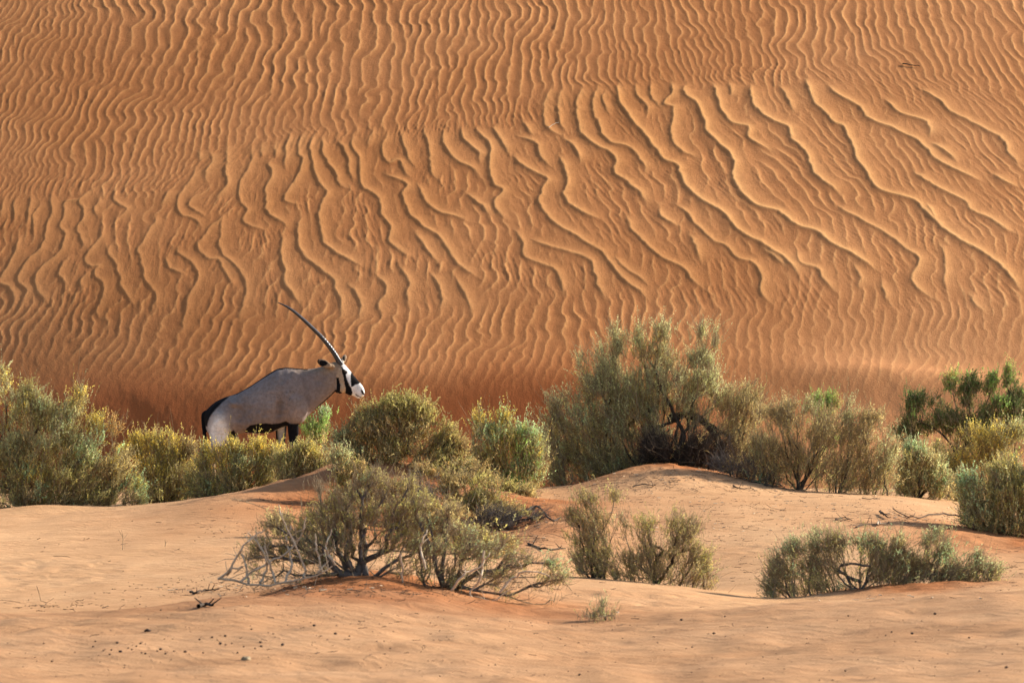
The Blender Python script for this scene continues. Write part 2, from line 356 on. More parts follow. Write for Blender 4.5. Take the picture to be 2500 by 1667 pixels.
    H2 *= 1-0.25*band
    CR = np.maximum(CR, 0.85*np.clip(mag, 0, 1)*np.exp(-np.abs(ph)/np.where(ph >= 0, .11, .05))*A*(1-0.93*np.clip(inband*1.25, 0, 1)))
    # ---- secondary fine ripples
    lean2 = idw([(300, 560, .15), (800, 550, -.3), (1300, 500, -.7), (1700, 450, -1.2), (2200, 400, -1.6), (2400, 600, -1.2), (1700, 650, -.6), (900, 300, .3), (200, 200, .6), (1500, 170, -.6), (400, 440, .9), (900, 350, .6)])+0.35*N3(PX/60, PY/30)
    z2 = phasor(lean2, np.full_like(PX, 15.0)+4*N1(PX/200, PY/100), 8, 10.5*1.3**np.arange(3), np.arange(-2.0, 1.61, 0.4), 4, 1.3)
    z2 = up(z2); p2 = np.angle(z2)/(2*np.pi); m2 = np.clip(np.abs(z2)/np.percentile(np.abs(z2), 60), 0, 1.1)
    patch = ss(-0.35, 0.35, N2(FX/90+3, FY/45)+0.5*N4(FX/40, FY/25))
    H3 = 0.0105*m2*(np.exp(-np.sqrt(p2*p2+.004)/0.16))*band*(1-np.clip(cover*1.3, 0, 1))*(0.25+0.75*patch)
    trans = np.exp(-((FY-top_line+8)/24)**2)+0.5*ss(0.1, 0.5, N1(FX/150, FY/40))*(1-band)*ss(800, 600, FY)
    H3 += 0.0075*m2*np.exp(-np.sqrt(p2*p2+.004)/0.16)*trans
    soft = 0.002*N1(GX*9, GY*5)+0.0015*N2(GX*21, GY*12)+0.0012*N3(GX*47, GY*26)
    low = ss(900, 1010, FY)
    streak = low*0.012*N4((GX+0.9*(GY-86))*2.2, GY*0.5)
    # footprints: disturbed hollows on the lower right, a faint trail at the top
    r = np.random.default_rng(3); fp = np.zeros_like(GX)
    prints = [(2140, 915), (2168, 945), (2155, 975), (2180, 1000), (1315+0, 12), (1325, 40), (1345, 68), (1350, 85), (1358, 105), (1362, 125)]
    for q in prints:
        fx_, fy_ = pix_to_dune(np.array([q[0]]), np.array([q[1]])); s = 0.10 if q[1] > 500 else 0.045
        d = np.hypot((GX-fx_[0]+0.02*N1(GX*15, GY*15))/s, (GY-fy_[0])/(s*1.6))
        fp += (-0.010 if q[1] > 500 else -0.010)*np.exp(-d**2)
    fade = ss(0, 0.8, GX-gx[0])*ss(0, 0.8, gx[-1]-GX)*ss(0, 0.6, gy[-1]-GY)
    Hc = H*(0.75+0.25*band)
    return (Hc+H2+H3+soft+streak+fp)*fade, CR*fade
def build_dune():
    Hr, CR = make_ripples()
    ox = [0.05]
    while sum(ox) < 150: ox.append(ox[-1]*1.25)
    ox = np.cumsum(ox)
    xs = np.concatenate([gx[0]-ox[::-1], gx, gx[-1]+ox])
    up_ = [0.05]
    while sum(up_) < 170: up_.append(up_[-1]*1.2)
    ys = np.concatenate([[80.0, 82.5, 83.8], gy, gy[-1]+np.cumsum(up_)])
    X, Y = np.meshgrid(xs, ys); Z = dune_base(X, Y)
    i0 = len(ox); j0 = 3; Z[j0:j0+len(gy), i0:i0+len(gx)] += Hr
    Z += 0.35*N1(X/14, Y/14)*ss(12, 20, np.abs(X))
    nx, ny = len(xs), len(ys); idx = np.arange(nx*ny).reshape(ny, nx)
    F = np.stack([idx[:-1, :-1], idx[:-1, 1:], idx[1:, 1:], idx[1:, :-1]], -1).reshape(-1, 4)
    V = np.stack([X, Y, Z], -1).reshape(-1, 3)
    # sand colour: shade of the steep foot painted dark red at left and centre, paler to the right
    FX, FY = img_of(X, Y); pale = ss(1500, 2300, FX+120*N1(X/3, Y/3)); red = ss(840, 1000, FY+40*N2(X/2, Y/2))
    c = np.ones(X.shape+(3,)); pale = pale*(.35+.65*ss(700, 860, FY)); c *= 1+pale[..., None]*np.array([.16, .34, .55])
    cc_ = np.zeros_like(Z); cc_[j0:j0+len(gy), i0:i0+len(gx)] = CR; c = c*(np.array([.94, .88, .86])+np.clip(cc_, 0, 1)[..., None]*np.array([.66, 1.0, 1.0]))   # coarse pale grains plus sunlit highlights painted along the ripple crests
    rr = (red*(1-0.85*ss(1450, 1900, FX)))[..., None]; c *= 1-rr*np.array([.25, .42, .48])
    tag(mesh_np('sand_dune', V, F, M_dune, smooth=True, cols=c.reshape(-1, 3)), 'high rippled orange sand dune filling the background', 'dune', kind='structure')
build_dune()

# ------------------------------------------------------------------ the ground
YS = np.array([30, 36, 40, 44, 47, 50, 54, 58, 61, 63, 67, 72, 78, 86.])
GC = np.array([0, 300, 600, 900, 1150, 1350, 1600, 1900, 2200, 2500.])
GP = np.array([
 [1760, 1650, 1560, 1497, 1503, 1450, 1370, 1300, 1268, 1257, 1262, 1258, 1230, 1195],
 [1760, 1650, 1550, 1487, 1494, 1440, 1360, 1290, 1256, 1245, 1238, 1225, 1215, 1195],
 [1760, 1650, 1540, 1462, 1458, 1425, 1345, 1275, 1222, 1206, 1196, 1190, 1205, 1195],
 [1760, 1655, 1545, 1462, 1412, 1400, 1348, 1305, 1272, 1172, 1150, 1200, 1205, 1195],
 [1760, 1655, 1560, 1490, 1448, 1412, 1362, 1330, 1290, 1212, 1185, 1210, 1205, 1195],
 [1760, 1660, 1575, 1515, 1472, 1412, 1392, 1325, 1262, 1230, 1195, 1205, 1200, 1195],
 [1760, 1665, 1580, 1508, 1480, 1428, 1436, 1345, 1265, 1225, 1165, 1195, 1200, 1190],
 [1760, 1650, 1560, 1480, 1480, 1463, 1415, 1330, 1262, 1225, 1196, 1205, 1200, 1190],
 [1760, 1640, 1540, 1462, 1468, 1445, 1400, 1322, 1266, 1232, 1212, 1215, 1200, 1190],
 [1750, 1625, 1520, 1443, 1452, 1425, 1388, 1345, 1312, 1280, 1240, 1225, 1200, 1190.]])
ZT = -(GP-833.5)/K*YS[None]
MOUNDS = [(950, 64, 0.9, 1.6, 0.10), (1640, 66.3, 1.0, 1.3, 0.20), (1160, 61.5, 0.5, 1.2, 0.05), (2230, 50.3, 0.75, 0.9, 0.05), (2040, 50.6, 0.4, 0.8, 0.03), (2450, 60.5, 0.8, 1.2, 0.05), (880, 47.2, 0.8, 1.0, 0.06), (80, 65.5, 0.8, 1.2, 0.10), (960, 63.0, 1.30, 0.85, 0.15), (1150, 62.2, .8, .8, .08)]
def cr(v0, v1, v2, v3, t): return 0.5*((2*v1)+(-v0+v2)*t+(2*v0-5*v1+4*v2-v3)*t*t+(-v0+3*v1-3*v2+v3)*t**3)
def wid(Y): return np.maximum(Y, 12.0)
def ground_z(x, Y, detail=True):
    x = np.asarray(x, float); Y = np.asarray(Y, float)
    px = 1250+x/wid(Y)*K
    pc = np.clip(px, 0, 2500); yc = np.clip(Y, YS[0], YS[-1]-1e-6)
    i = np.clip(np.searchsorted(GC, pc, side='right')-1, 0, len(GC)-2); j = np.clip(np.searchsorted(YS, yc, side='right')-1, 0, len(YS)-2)
    u = (pc-GC[i])/(GC[i+1]-GC[i]); t = (yc-YS[j])/(YS[j+1]-YS[j])
    cl = lambda a: np.clip(a, 0, len(GC)-1); cj = lambda b: np.clip(b, 0, len(YS)-1)
    rows = []
    for a in (-1, 0, 1, 2):
        v = [ZT[cl(i+a), cj(j+b)] for b in (-1, 0, 1, 2)]; rows.append(cr(*v, t))
    z = cr(*rows, u)
    for mpx, my, rx, ry, h in MOUNDS:
        mx = (mpx-1250)/K*my; z = z+h*np.exp(-((x-mx)/rx)**2-((Y-my)/ry)**2)
    if detail:
        z = z+0.012*N1(x/1.1+20, Y/1.6)+0.008*N2(x/0.45, Y/0.6+9)
        hum = ss(0.0, 0.6, N3(x/2.2+5, Y/2.5))          # rough trampled patches
        sand = 1-ss(560, 700, px)*0+0
        z = z+0.010*hum*N4(x/0.16, Y/0.22)*ss(40, 46, Y)
        rm = 0
        for mpx, my, rx, ry in ((950, 63, 2.2, 2.6), (880, 46.5, 1.8, 1.8), (1640, 66, 1.3, 1.0), (2230, 50, .9, 1.0), (2430, 59, 1.3, 2.0), (1300, 61, .9, 2.5)):
            mx = (mpx-1250)/K*my; rm = np.maximum(rm, np.exp(-((x-mx)/rx)**2-((Y-my)/ry)**2))
        z = z+rm*(0.030*N3(x/.42+3, Y/.5)+0.016*N4(x/.17, Y/.2)+0.007*N1(x/.07, Y/.09))
        near = ss(47.5, 43, Y)
        z = z+0.006*N3(x/.3, Y/.35)+near*(0.018*N1(x/.33, Y/.5)+0.016*N4(x/1.1+N1(x/2, Y/2), Y/0.6)+0.006*N2(x/0.5, Y/0.16)+0.004*N3(x/.15, Y/.12))
    return z
def build_ground():
    fine = np.arange(-450, 2951, 5.0)
    o = np.cumsum(30*1.22**np.arange(24)); ps = np.concatenate([fine[0]-o[::-1], fine, fine[-1]+o])
    ys = np.concatenate([np.arange(-40, 26, 3.0), np.arange(26, 33, 0.4), np.arange(33, 68, 0.045), np.arange(68, 90, 0.25)])
    PXg, Y = np.meshgrid(ps, ys); X = (PXg-1250)/K*wid(Y); Z = ground_z(X, Y)
    nx, ny = len(ps), len(ys); idx = np.arange(nx*ny).reshape(ny, nx)
    F = np.stack([idx[:-1, :-1], idx[:-1, 1:], idx[1:, 1:], idx[1:, :-1]], -1).reshape(-1, 4)
    c = np.ones(X.shape+(3,))
    mound = np.zeros_like(X)
    for mpx, my, rx, ry in ((1000, 61.0, 2.2, 4.6), (900, 45.9, 2.0, 2.6), (1640, 66.5, 1.0, 1.0), (2250, 50, 0.7, 1.3), (2450, 59, 1.3, 2.2), (1330, 62, 0.8, 2.5)):
        mx = (mpx-1250)/K*my; mound = np.maximum(mound, np.exp(-((X-mx)/rx)**2-((Y-my)/ry)**2))
    mound = np.clip(mound*1.1+0.35*N1(X/0.5, Y/0.9)*mound, 0, 1)[..., None]
    c *= 1-mound*np.array([.34, .55, .66])  # redder mound sand, with the central mound's shade tinted in
    near = (ss(47, 44.5, Y))[..., None]; c *= 1-near*np.array([.17, .20, .20])
    tag(mesh_np('sand_ground', np.stack([X, Y, Z], -1).reshape(-1, 3), F, M_ground, smooth=True, cols=c.reshape(-1, 3)), 'pale wind-blown sand ground with low red mounds', 'ground', kind='structure')
build_ground()

# ------------------------------------------------------------------ tubes and leaves
def tubes(A, B, ra, rb, sides=5):
    """separate tapered prisms, vectorised"""
    A = np.asarray(A); B = np.asarray(B); d = B-A; L = np.linalg.norm(d, axis=1, keepdims=True)+1e-9; d = d/L
    ref = np.where(np.abs(d[:, 2:3]) > 0.9, np.array([[1., 0, 0]]), np.array([[0, 0, 1.]]))
    u = np.cross(d, ref); u /= np.linalg.norm(u, axis=1, keepdims=True)+1e-9; v = np.cross(d, u)
    th = np.arange(sides)*2*np.pi/sides
    ring = u[:, None]*np.cos(th)[None, :, None]+v[:, None]*np.sin(th)[None, :, None]
    VA = A[:, None]-d[:, None]*0.3*np.asarray(ra)[:, None, None]+ring*np.asarray(ra)[:, None, None]; VB = B[:, None]+d[:, None]*0.3*np.asarray(rb)[:, None, None]+ring*np.asarray(rb)[:, None, None]
    V = np.concatenate([VA, VB], 1).reshape(-1, 3); n = len(A); k = np.arange(sides); k2 = (k+1) % sides
    f = np.stack([k, k2, k2+sides, k+sides], 1)[None]+(np.arange(n)*2*sides)[:, None, None]
    return V, f.reshape(-1, 4)
def unit(v): return v/(np.linalg.norm(v, axis=-1, keepdims=True)+1e-9)
PAL = {
 'grey': (0.48, 0.48, 0.25), 'olive': (0.46, 0.40, 0.14), 'yellow': (0.70, 0.54, 0.13), 'brown': (0.42, 0.30, 0.13), 'tan': (0.55, 0.44, 0.21),
 'fresh': (0.30, 0.47, 0.12), 'mint': (0.42, 0.55, 0.30), 'dark': (0.11, 0.16, 0.05), 'pale': (0.62, 0.61, 0.33), 'rust': (0.54, 0.33, 0.12)}
def shrub(name, label, Y, base, blobs, pal, n=300, shoots=9, leaves=11, slen=0.11, llen=0.016, lw=0.0055, up=0.75, seed=1, depth=0.8, fill=1.5, twigm=None, dyp=0, thickp=(), drop=.30, autobase=True, bare=.10,
          paths=(), wood=None, rtip=0.0018, bf=0.45, thick=1.0, group='desert shrubs', parts_dead=None, cat='shrub', jit=0.5):
    """blobs: (px, py, rx, ry[, colour]) ellipses in photo pixels at depth Y; base: list of (px, py) ; paths: traced branches"""
    r = np.random.default_rng(seed); s = Y/K; blobs = [(b[0], b[1]+dyp)+tuple(b[2:]) for b in blobs]; n = int(n*fill); llen *= 1.15; lw *= 1.35
    bx = [P(b[0], b[1], Y) for b in base]
    for b in bx: b[2] = ground_z(b[0], b[1])-0.03
    root = empty(name, tuple(bx[0])); tag(root, label, cat, group)
    org = bx[0].copy()
    for b in (blobs if autobase else []):
        q = P(b[0], b[1]+b[3], Y); gzz = float(ground_z(q[0], Y))
        if q[2]-gzz < 0.30 and min(abs(q[0]-k_[0]) for k_ in bx) > 0.12: bx.append(np.array([q[0]+r.normal()*.03, Y+r.normal()*.12, gzz-.03]))
    ar = np.array([b[2]*b[3] for b in blobs], float); ar = ar**0.85; ar /= ar.sum()
    which = r.choice(len(blobs), n, p=ar)
    T = np.zeros((n, 3)); fam = []
    for q in range(n):
        b = blobs[which[q]]
        for _try in range(6):
            v = r.normal(size=3); v /= np.linalg.norm(v); v *= r.random()**0.42*(1+.22*(r.random() < .12))
            dy = depth*min(b[2], 1.6*b[3])*s
            T[q] = P(b[0]+v[0]*b[2], b[1]+v[2]*b[3], Y)+np.array([0, v[1]*dy+0*s, 0])
            if N4(T[q][0]*3.6+seed*3.3+T[q][1]*1.1, T[q][2]*3.9)+.5*N2(T[q][0]*8.5+seed, T[q][2]*9+T[q][1]) > (-0.12 if n < 1800 else -0.35): break
        fam.append(b[4] if len(b) > 4 else None)
        if r.random() < drop:
            g_ = float(ground_z(T[q][0], T[q][1])); u_ = r.random(); T[q][2] = g_+(T[q][2]-g_)*u_; T[q][1] += r.normal()*.08; fam[-1] = ('tan', 'olive', 'tan', 'olive', 'brown')[r.integers(5)]
    gz = ground_z(T[:, 0], T[:, 1], False); T[:, 2] = np.maximum(T[:, 2], gz+0.04)
    # skeleton
    for b in bx[1:]: b[2] -= .12
    nodes = [b for b in bx]; par = [-1]+[0]*(len(bx)-1); plen = [0.0]*len(bx)
    for pth in paths:
        c = catmull([(p[0], p[1]) for p in pth], 4); dyy = np.cumsum(r.normal(size=len(c))*0.025)+r.normal()*0.05
        prev = -1
        for ci, q in enumerate(c):
            w_ = P(q[0], q[1], Y)+np.array([0, dyy[ci], 0])
            if ci == 0:
                dd = [np.linalg.norm(w_-nn) for nn in nodes]; k_ = int(np.argmin(dd)); prev = k_
                if dd[k_] < 0.04: continue
                if dd[k_] > 0.25: nodes.append(w_); par.append(-1); plen.append(0.0); prev = len(nodes)-1; continue
            nodes.append(w_); par.append(prev); plen.append(plen[prev]+np.linalg.norm(w_-nodes[prev])); prev = len(nodes)-1
    order = np.argsort(np.linalg.norm(T-org, axis=1))
    cap = len(nodes)+n*5+5; NA = np.zeros((cap, 3)); PL = np.zeros(cap); NA[:len(nodes)] = nodes; PL[:len(nodes)] = plen; cnt = len(nodes); PR = list(par); tipidx = {}
    for q in order:
        d = np.linalg.norm(NA[:cnt]-T[q], axis=1); cost = d+bf*PL[:cnt]+0.6*np.maximum(NA[:cnt, 2]-T[q][2], 0)
        k_ = int(np.argmin(cost)); a = NA[k_]; L = d[k_]
        steps = int(np.clip(L/0.09, 1, 5)); prev = k_
        side = r.normal(size=3)*L*0.07*jit*2; lift = np.array([0, 0, -0.10*L])
        for t_ in range(1, steps+1):
            t = t_/steps; w_ = a+(T[q]-a)*t+(side+lift)*math.sin(math.pi*t)+(r.normal(size=3)*0.012*jit if t < 1 else 0)
            NA[cnt] = w_; PL[cnt] = PL[prev]+np.linalg.norm(w_-NA[prev]); PR.append(prev); prev = cnt; cnt += 1
        tipidx[q] = prev
    PR = np.array(PR[:cnt]); NA = NA[:cnt]
    loadv = np.zeros(cnt)
    for q, t_ in tipidx.items(): loadv[t_] += 1
    for i in range(cnt-1, 0, -1):
        if PR[i] >= 0: loadv[PR[i]] += loadv[i]
    loadv = np.maximum(loadv, 1.2); rad = rtip*loadv**0.42*thick
    m = PR >= 0; ch = np.nonzero(m)[0]; pa = PR[ch]
    kinkr = 1+0.15*r.normal(size=cnt); rad = rad*np.clip(kinkr, .7, 1.4)
    V, F = tubes(NA[pa], NA[ch], np.minimum(rad[pa], rad[ch]*1.6), rad[ch], 6)
    extra = []
    for pth, r0, r1 in thickp:
        c = catmull([(p[0], p[1]) for p in pth], 6); off = np.cumsum(r.normal(size=len(c))*.012)
        w3 = np.array([P(q[0]+r.normal()*.8, q[1]+r.normal()*.8, Y)+np.array([0, off[ci], 0]) for ci, q in enumerate(c)]); rr = np.linspace(r0, r1, len(w3))*(1+.14*r.normal(size=len(w3)))
        V2, F2 = tubes(w3[:-1], w3[1:], rr[:-1], rr[1:], 8); extra.append((V2, F2))
    nthin = rad[ch] < .0065; fi = np.repeat(nthin, 6).astype(np.int32); FL = [F]
    for V2, F2 in extra: FL.append(F2+len(V)); V = np.vstack([V, V2]); fi = np.concatenate([fi, np.zeros(len(F2), np.int32)])
    ob = mesh_np('branches', V-org, np.vstack(FL), wood or M_bark, root, smooth=True)
    ob.data.materials.append(M_twig); ob.data.polygons.foreach_set('material_index', fi); ob.data.update()
    # shoots
    k = n*shoots; ti = np.repeat(np.arange(n), shoots); tp = np.array([NA[tipidx[q]] for q in range(n)])[ti]
    outw = unit(T-(org+np.array([0, 0, -0.1])))[ti]
    dirn = unit(np.array([0, 0, 1.])[None]*up+outw*0.55+r.normal(size=(k, 3))*0.48)
    start = tp+r.normal(size=(k, 3))*np.where(r.random((k, 1)) < .3, .06, .018)-dirn*r.random((k, 1))*0.05
    isb = (r.random(n) < bare)[ti]; Ls = slen*(0.5+0.9*r.random(k))*np.where(isb, 1.5, 1)*np.where(r.random(k) < .04, 2.1, 1); bend = unit(r.normal(size=(k, 3))+np.array([0, 0, .5]))*0.22
    end = start+dirn*Ls[:, None]+bend*Ls[:, None]*0.5
    mid = start+dirn*Ls[:, None]*0.5
    Va, Fa = tubes(start, mid, np.full(k, 0.0018), np.full(k, 0.0014), 3); Vb, Fb = tubes(mid, end, np.full(k, 0.0014), np.full(k, 0.0006), 3)
    mesh_np('twigs', np.vstack([Va, Vb])-org, np.vstack([Fa, Fb+len(Va)]), twigm or M_twig, root)
    # leaves along the shoots
    sel = np.nonzero(~isb)[0]; sel = sel if len(sel) else np.array([0]); nl = len(sel)*leaves; si_pos = sel; si = np.repeat(sel, leaves); t = np.tile((np.arange(leaves)+0.5)/leaves, len(sel))+r.normal(size=nl)*0.04
    t = np.clip(t, 0, 1)**0.8
    pos = start[si]+dirn[si]*(Ls[si]*t)[:, None]+bend[si]*(Ls[si]*0.5*t*t)[:, None]
    ld = unit(dirn[si]*0.7+r.normal(size=(nl, 3))*0.62); sd = unit(np.cross(ld, r.normal(size=(nl, 3))))
    l_ = llen*(0.6+0.8*r.random(nl))[:, None]; w_ = lw*(0.7+0.6*r.random(nl))[:, None]
    v0 = pos-sd*w_*0.5; v1 = pos+sd*w_*0.5; v2 = pos+ld*l_+sd*w_*0.2; v3 = pos+ld*l_-sd*w_*0.2
    V = np.stack([v0, v1, v2, v3], 1).reshape(-1, 3); F = (np.arange(nl)*4)[:, None]+np.array([[0, 1, 2, 3]])
    names = [p_[0] for p_ in pal]; wts = np.array([p_[1] for p_ in pal], float); wts /= wts.sum(); cum = np.cumsum(wts)
    nz = (N1(T[:, 0]*2.4+seed, T[:, 2]*2.4)+0.6*N2(T[:, 0]*5, T[:, 2]*5+seed)+0.55*r.normal(size=n)*0.5); rk = np.argsort(np.argsort(nz))/n
    tc = np.zeros((n, 3))
    for q in range(n):
        f = fam[q] if fam[q] and r.random() < 0.75 else names[min(int(np.searchsorted(cum, rk[q])), len(names)-1)]
        tc[q] = np.minimum(np.array(PAL[f])*np.array([1.34, 1.38, 1.26]), .92)
    c = tc[ti][si]*(0.40+1.1*r.random((k, 1)))[si]*(0.7+0.6*r.random((nl, 1)))*(0.75+0.5*r.random((n, 1)))[ti][si]
    # dry browned leaves low on the shoots
    dry = (r.random(nl) < 0.16)[:, None]; c = np.where(dry, np.array(PAL['tan'])*0.85, c)
    mesh_np('foliage', V-org, F, M_leaf, root, cols=np.repeat(c, 4, axis=0))
    if parts_dead:
        for pth in parts_dead:
            AA, BB, ra, rb = [], [], [], []
            c = catmull([(p[0], p[1]) for p in pth], 4); dyy = np.cumsum(r.normal(size=len(c))*0.02)-0.35
            w3 = np.array([P(q[0]+r.normal()*1.5, q[1]+r.normal()*1.5, Y)+np.array([0, dyy[ci], 0]) for ci, q in enumerate(c)])
            rr = np.linspace(0.0110, 0.005, len(w3)); AA += list(w3[:-1]); BB += list(w3[1:]); ra += list(rr[:-1]); rb += list(rr[1:])
            for qq in range(len(w3)//3):
                i_ = r.integers(1, len(w3)-1); d_ = unit(r.normal(size=3)+np.array([0, 0, .6]))*r.uniform(.05, .18); m_ = w3[i_]+d_*.5+r.normal(size=3)*.01
                AA += [w3[i_], m_]; BB += [m_, w3[i_]+d_]; ra += [.0035, .0025]; rb += [.0025, .001]
            V, F = tubes(np.array(AA), np.array(BB), np.array(ra), np.array(rb), 6)
            o = mesh_np('dead_branch', V-org, F, M_pale, root, smooth=True); o['label'] = 'bleached pale dead branch'
    return root

# ------------------------------------------------------------------ shrubs, back to front
shrub('shrub', 'small bright green shrub right behind the antelope\'s chest', 74, [(768, 1095)], [(770, 1035, 34, 34, 'fresh'), (788, 1015, 14, 18, 'mint')], [('fresh', 1)], n=70, shoots=9, seed=21, slen=.09)
shrub('shrub', 'small fresh green shrub showing above the brown fan shaped shrub', 72, [(2000, 1075)], [(1990, 985, 25, 30), (2030, 990, 18, 24), (2005, 1040, 20, 30)], [('fresh', 2), ('olive', 1)], n=60, seed=22)
shrub('shrub', 'dark green shrub with thick upright arms at the right edge, below the dune', 72, [(2330, 1185)], [(2218, 1050, 34, 48, 'dark'), (2260, 985, 50, 26, 'dark'), (2305, 1030, 60, 34, 'dark'), (2325, 935, 22, 26), (2352, 965, 26, 30, 'dark'), (2372, 940, 14, 30), (2420, 950, 18, 40, 'fresh'), (2468, 925, 18, 38), (2440, 1000, 55, 40), (2490, 990, 35, 45), (2400, 1060, 70, 40, 'dark')],
      [('dark', 4), ('fresh', 1.2), ('olive', 1)], n=620, shoots=11, seed=23, slen=.085, llen=.017, paths=[[(2330, 1150), (2360, 1090), (2400, 1040), (2450, 990), (2468, 930)], [(2340, 1120), (2300, 1060), (2230, 1020)], [(2350, 1090), (2335, 1000), (2318, 930)]])
shrub('shrub', 'olive yellow shrub below the dark green one near the right edge', 69, [(2410, 1230)], [(2310, 1110, 40, 45), (2372, 1095, 45, 50, 'yellow'), (2450, 1090, 55, 50), (2330, 1170, 50, 35), (2480, 1060, 35, 35, 'grey')], [('olive', 3), ('yellow', 2), ('grey', 1)], n=300, seed=24, llen=.015)
shrub('shrub', 'pale grey-green low shrub between the brown fan shrub and the right edge', 67, [(2240, 1225)], [(2215, 1155, 32, 45, 'pale'), (2265, 1130, 40, 35), (2290, 1180, 38, 30), (2235, 1105, 25, 18, 'mint')], [('pale', 3), ('tan', 2), ('grey', 2), ('mint', 1)], n=230, seed=25)
shrub('shrub', 'tallest shrub, pale green crown with upright tips over a dark arched trunk', 67.3, [(1640, 1130), (1500, 1200), (1790, 1145)],
      [(1500, 812, 11, 34, 'pale'), (1515, 862, 22, 34, 'pale'), (1560, 815, 9, 30, 'pale'), (1562, 870, 22, 30), (1615, 810, 19, 38, 'pale'), (1607, 870, 30, 35), (1712, 830, 13, 30, 'pale'), (1742, 825, 10, 30, 'pale'), (1710, 880, 35, 35), (1422, 885, 15, 26, 'grey'), (1468, 885, 24, 30, 'pale'),
       (1450, 950, 45, 42), (1500, 930, 50, 50, 'pale'), (1540, 1000, 60, 50, 'olive'), (1540, 940, 70, 55, 'grey'), (1640, 930, 75, 55, 'pale'), (1740, 930, 60, 50, 'pale'), (1370, 995, 32, 38), (1345, 1050, 38, 55), (1420, 1060, 60, 75), (1500, 1040, 60, 70), (1440, 1140, 60, 40, 'tan'), (1370, 1130, 40, 60, 'olive'), (1500, 1130, 35, 40, 'tan'),
       (1600, 1000, 55, 28), (1700, 990, 60, 30), (1580, 1070, 45, 42, 'tan'), (1790, 1110, 50, 30, 'brown'), (1560, 1140, 36, 30, 'tan'), (1840, 1120, 30, 40, 'tan'), (1800, 990, 55, 50, 'tan'), (1790, 1050, 45, 35, 'tan'), (1845, 1000, 30, 40, 'tan')],
      [('grey', 3), ('pale', 2), ('olive', 2), ('tan', 2.2), ('mint', .7)], n=1450, shoots=9, leaves=10, seed=26, depth=.75, slen=.13, llen=.015, lw=.0045, up=.9, thick=1.1, bf=.55, bare=.16,
      thickp=[([(1642, 1128), (1668, 1065), (1650, 1022), (1632, 985), (1612, 945), (1602, 905)], .030, .012), ([(1635, 1022), (1680, 1012), (1722, 1032), (1752, 1070), (1775, 1125)], .045, .038), ([(1640, 1030), (1600, 1050), (1570, 1100), (1550, 1160)], .022, .012), ([(1560, 1010), (1530, 1050), (1535, 1090)], .016, .01), ([(1700, 1022), (1750, 1045), (1810, 1095), (1870, 1165), (1910, 1185)], .018, .010), ([(1655, 1020), (1650, 1060), (1625, 1110)], .015, .008), ([(1700, 1030), (1690, 1080), (1700, 1120)], .012, .007)],
      paths=[[(1640, 1125), (1665, 1060), (1645, 1018), (1632, 985), (1610, 945), (1600, 900), (1612, 840), (1618, 800)], [(1640, 1022), (1690, 1015), (1730, 1035), (1760, 1075), (1778, 1122)], [(1636, 990), (1650, 960), (1690, 925), (1725, 870), (1742, 820)], [(1610, 950), (1560, 900), (1510, 850), (1500, 800)],
             [(1640, 1030), (1580, 1050), (1560, 1110)], [(1650, 1010), (1730, 1000), (1800, 960), (1850, 925)], [(1500, 1190), (1480, 1120), (1440, 1050), (1400, 960), (1390, 930)], [(1645, 1025), (1600, 1045), (1570, 1100), (1545, 1165)], [(1680, 1015), (1640, 1060), (1620, 1120)], [(1690, 1020), (1750, 1030), (1800, 1080), (1850, 1150)]])
shrub('shrub', 'brown and grey fan shaped shrub just right of the tallest shrub, on the sand edge', 66, [(1950, 1180), (2040, 1190)],
      [(1870, 1060, 40, 60, 'tan'), (1930, 1020, 45, 45), (1975, 1000, 22, 22, 'grey'), (2010, 1060, 60, 55, 'tan'), (2070, 1005, 22, 34, 'grey'), (2125, 1020, 28, 34), (2100, 1080, 60, 50, 'brown'), (2160, 1100, 30, 50, 'pale'), (2130, 1155, 45, 35, 'tan'), (1880, 1120, 40, 45, 'tan'), (1950, 1120, 50, 45, 'brown'), (2050, 1150, 55, 40, 'tan')],
      [('tan', 3), ('brown', 2), ('grey', 2), ('mint', .6), ('rust', .4)], n=640, shoots=8, leaves=9, seed=27, slen=.12, llen=.014, lw=.0045, up=.8, bf=.8, thick=1.2, thickp=[([(1955, 1180), (1978, 1155), (1974, 1128), (1980, 1095), (1995, 1070)], .016, .006)],
      paths=[[(2040, 1188), (1990, 1150), (1975, 1120), (1978, 1090), (2020, 1050)], [(1950, 1178), (1895, 1100), (1870, 1020)], [(1950, 1178), (1930, 1080), (1930, 1000)]])
shrub('shrub', 'large grey-green and yellowish shrub at the left edge', 66, [(60, 1262), (180, 1255)],
      [(5, 930, 18, 40, 'pale'), (62, 965, 20, 38, 'olive'), (30, 1000, 60, 45, 'grey'), (100, 1010, 35, 45, 'grey'), (198, 985, 20, 42, 'yellow'), (170, 1030, 50, 40), (232, 1045, 26, 34, 'yellow'), (275, 1050, 22, 24, 'rust'), (120, 1070, 75, 50, 'grey'), (20, 1090, 60, 70), (230, 1100, 65, 40, 'mint'), (60, 1160, 80, 60), (170, 1170, 80, 55, 'olive'), (280, 1150, 50, 40, 'tan'), (120, 1220, 90, 30, 'brown'), (250, 1210, 60, 28), (320, 1200, 26, 30, 'mint'), (345, 1225, 20, 16, 'mint'), (-60, 1050, 70, 120)],
      [('grey', 3), ('olive', 2), ('brown', 1.5), ('mint', 1.2), ('yellow', 1)], n=1000, shoots=10, leaves=11, seed=28, slen=.12, llen=.016, up=.7)
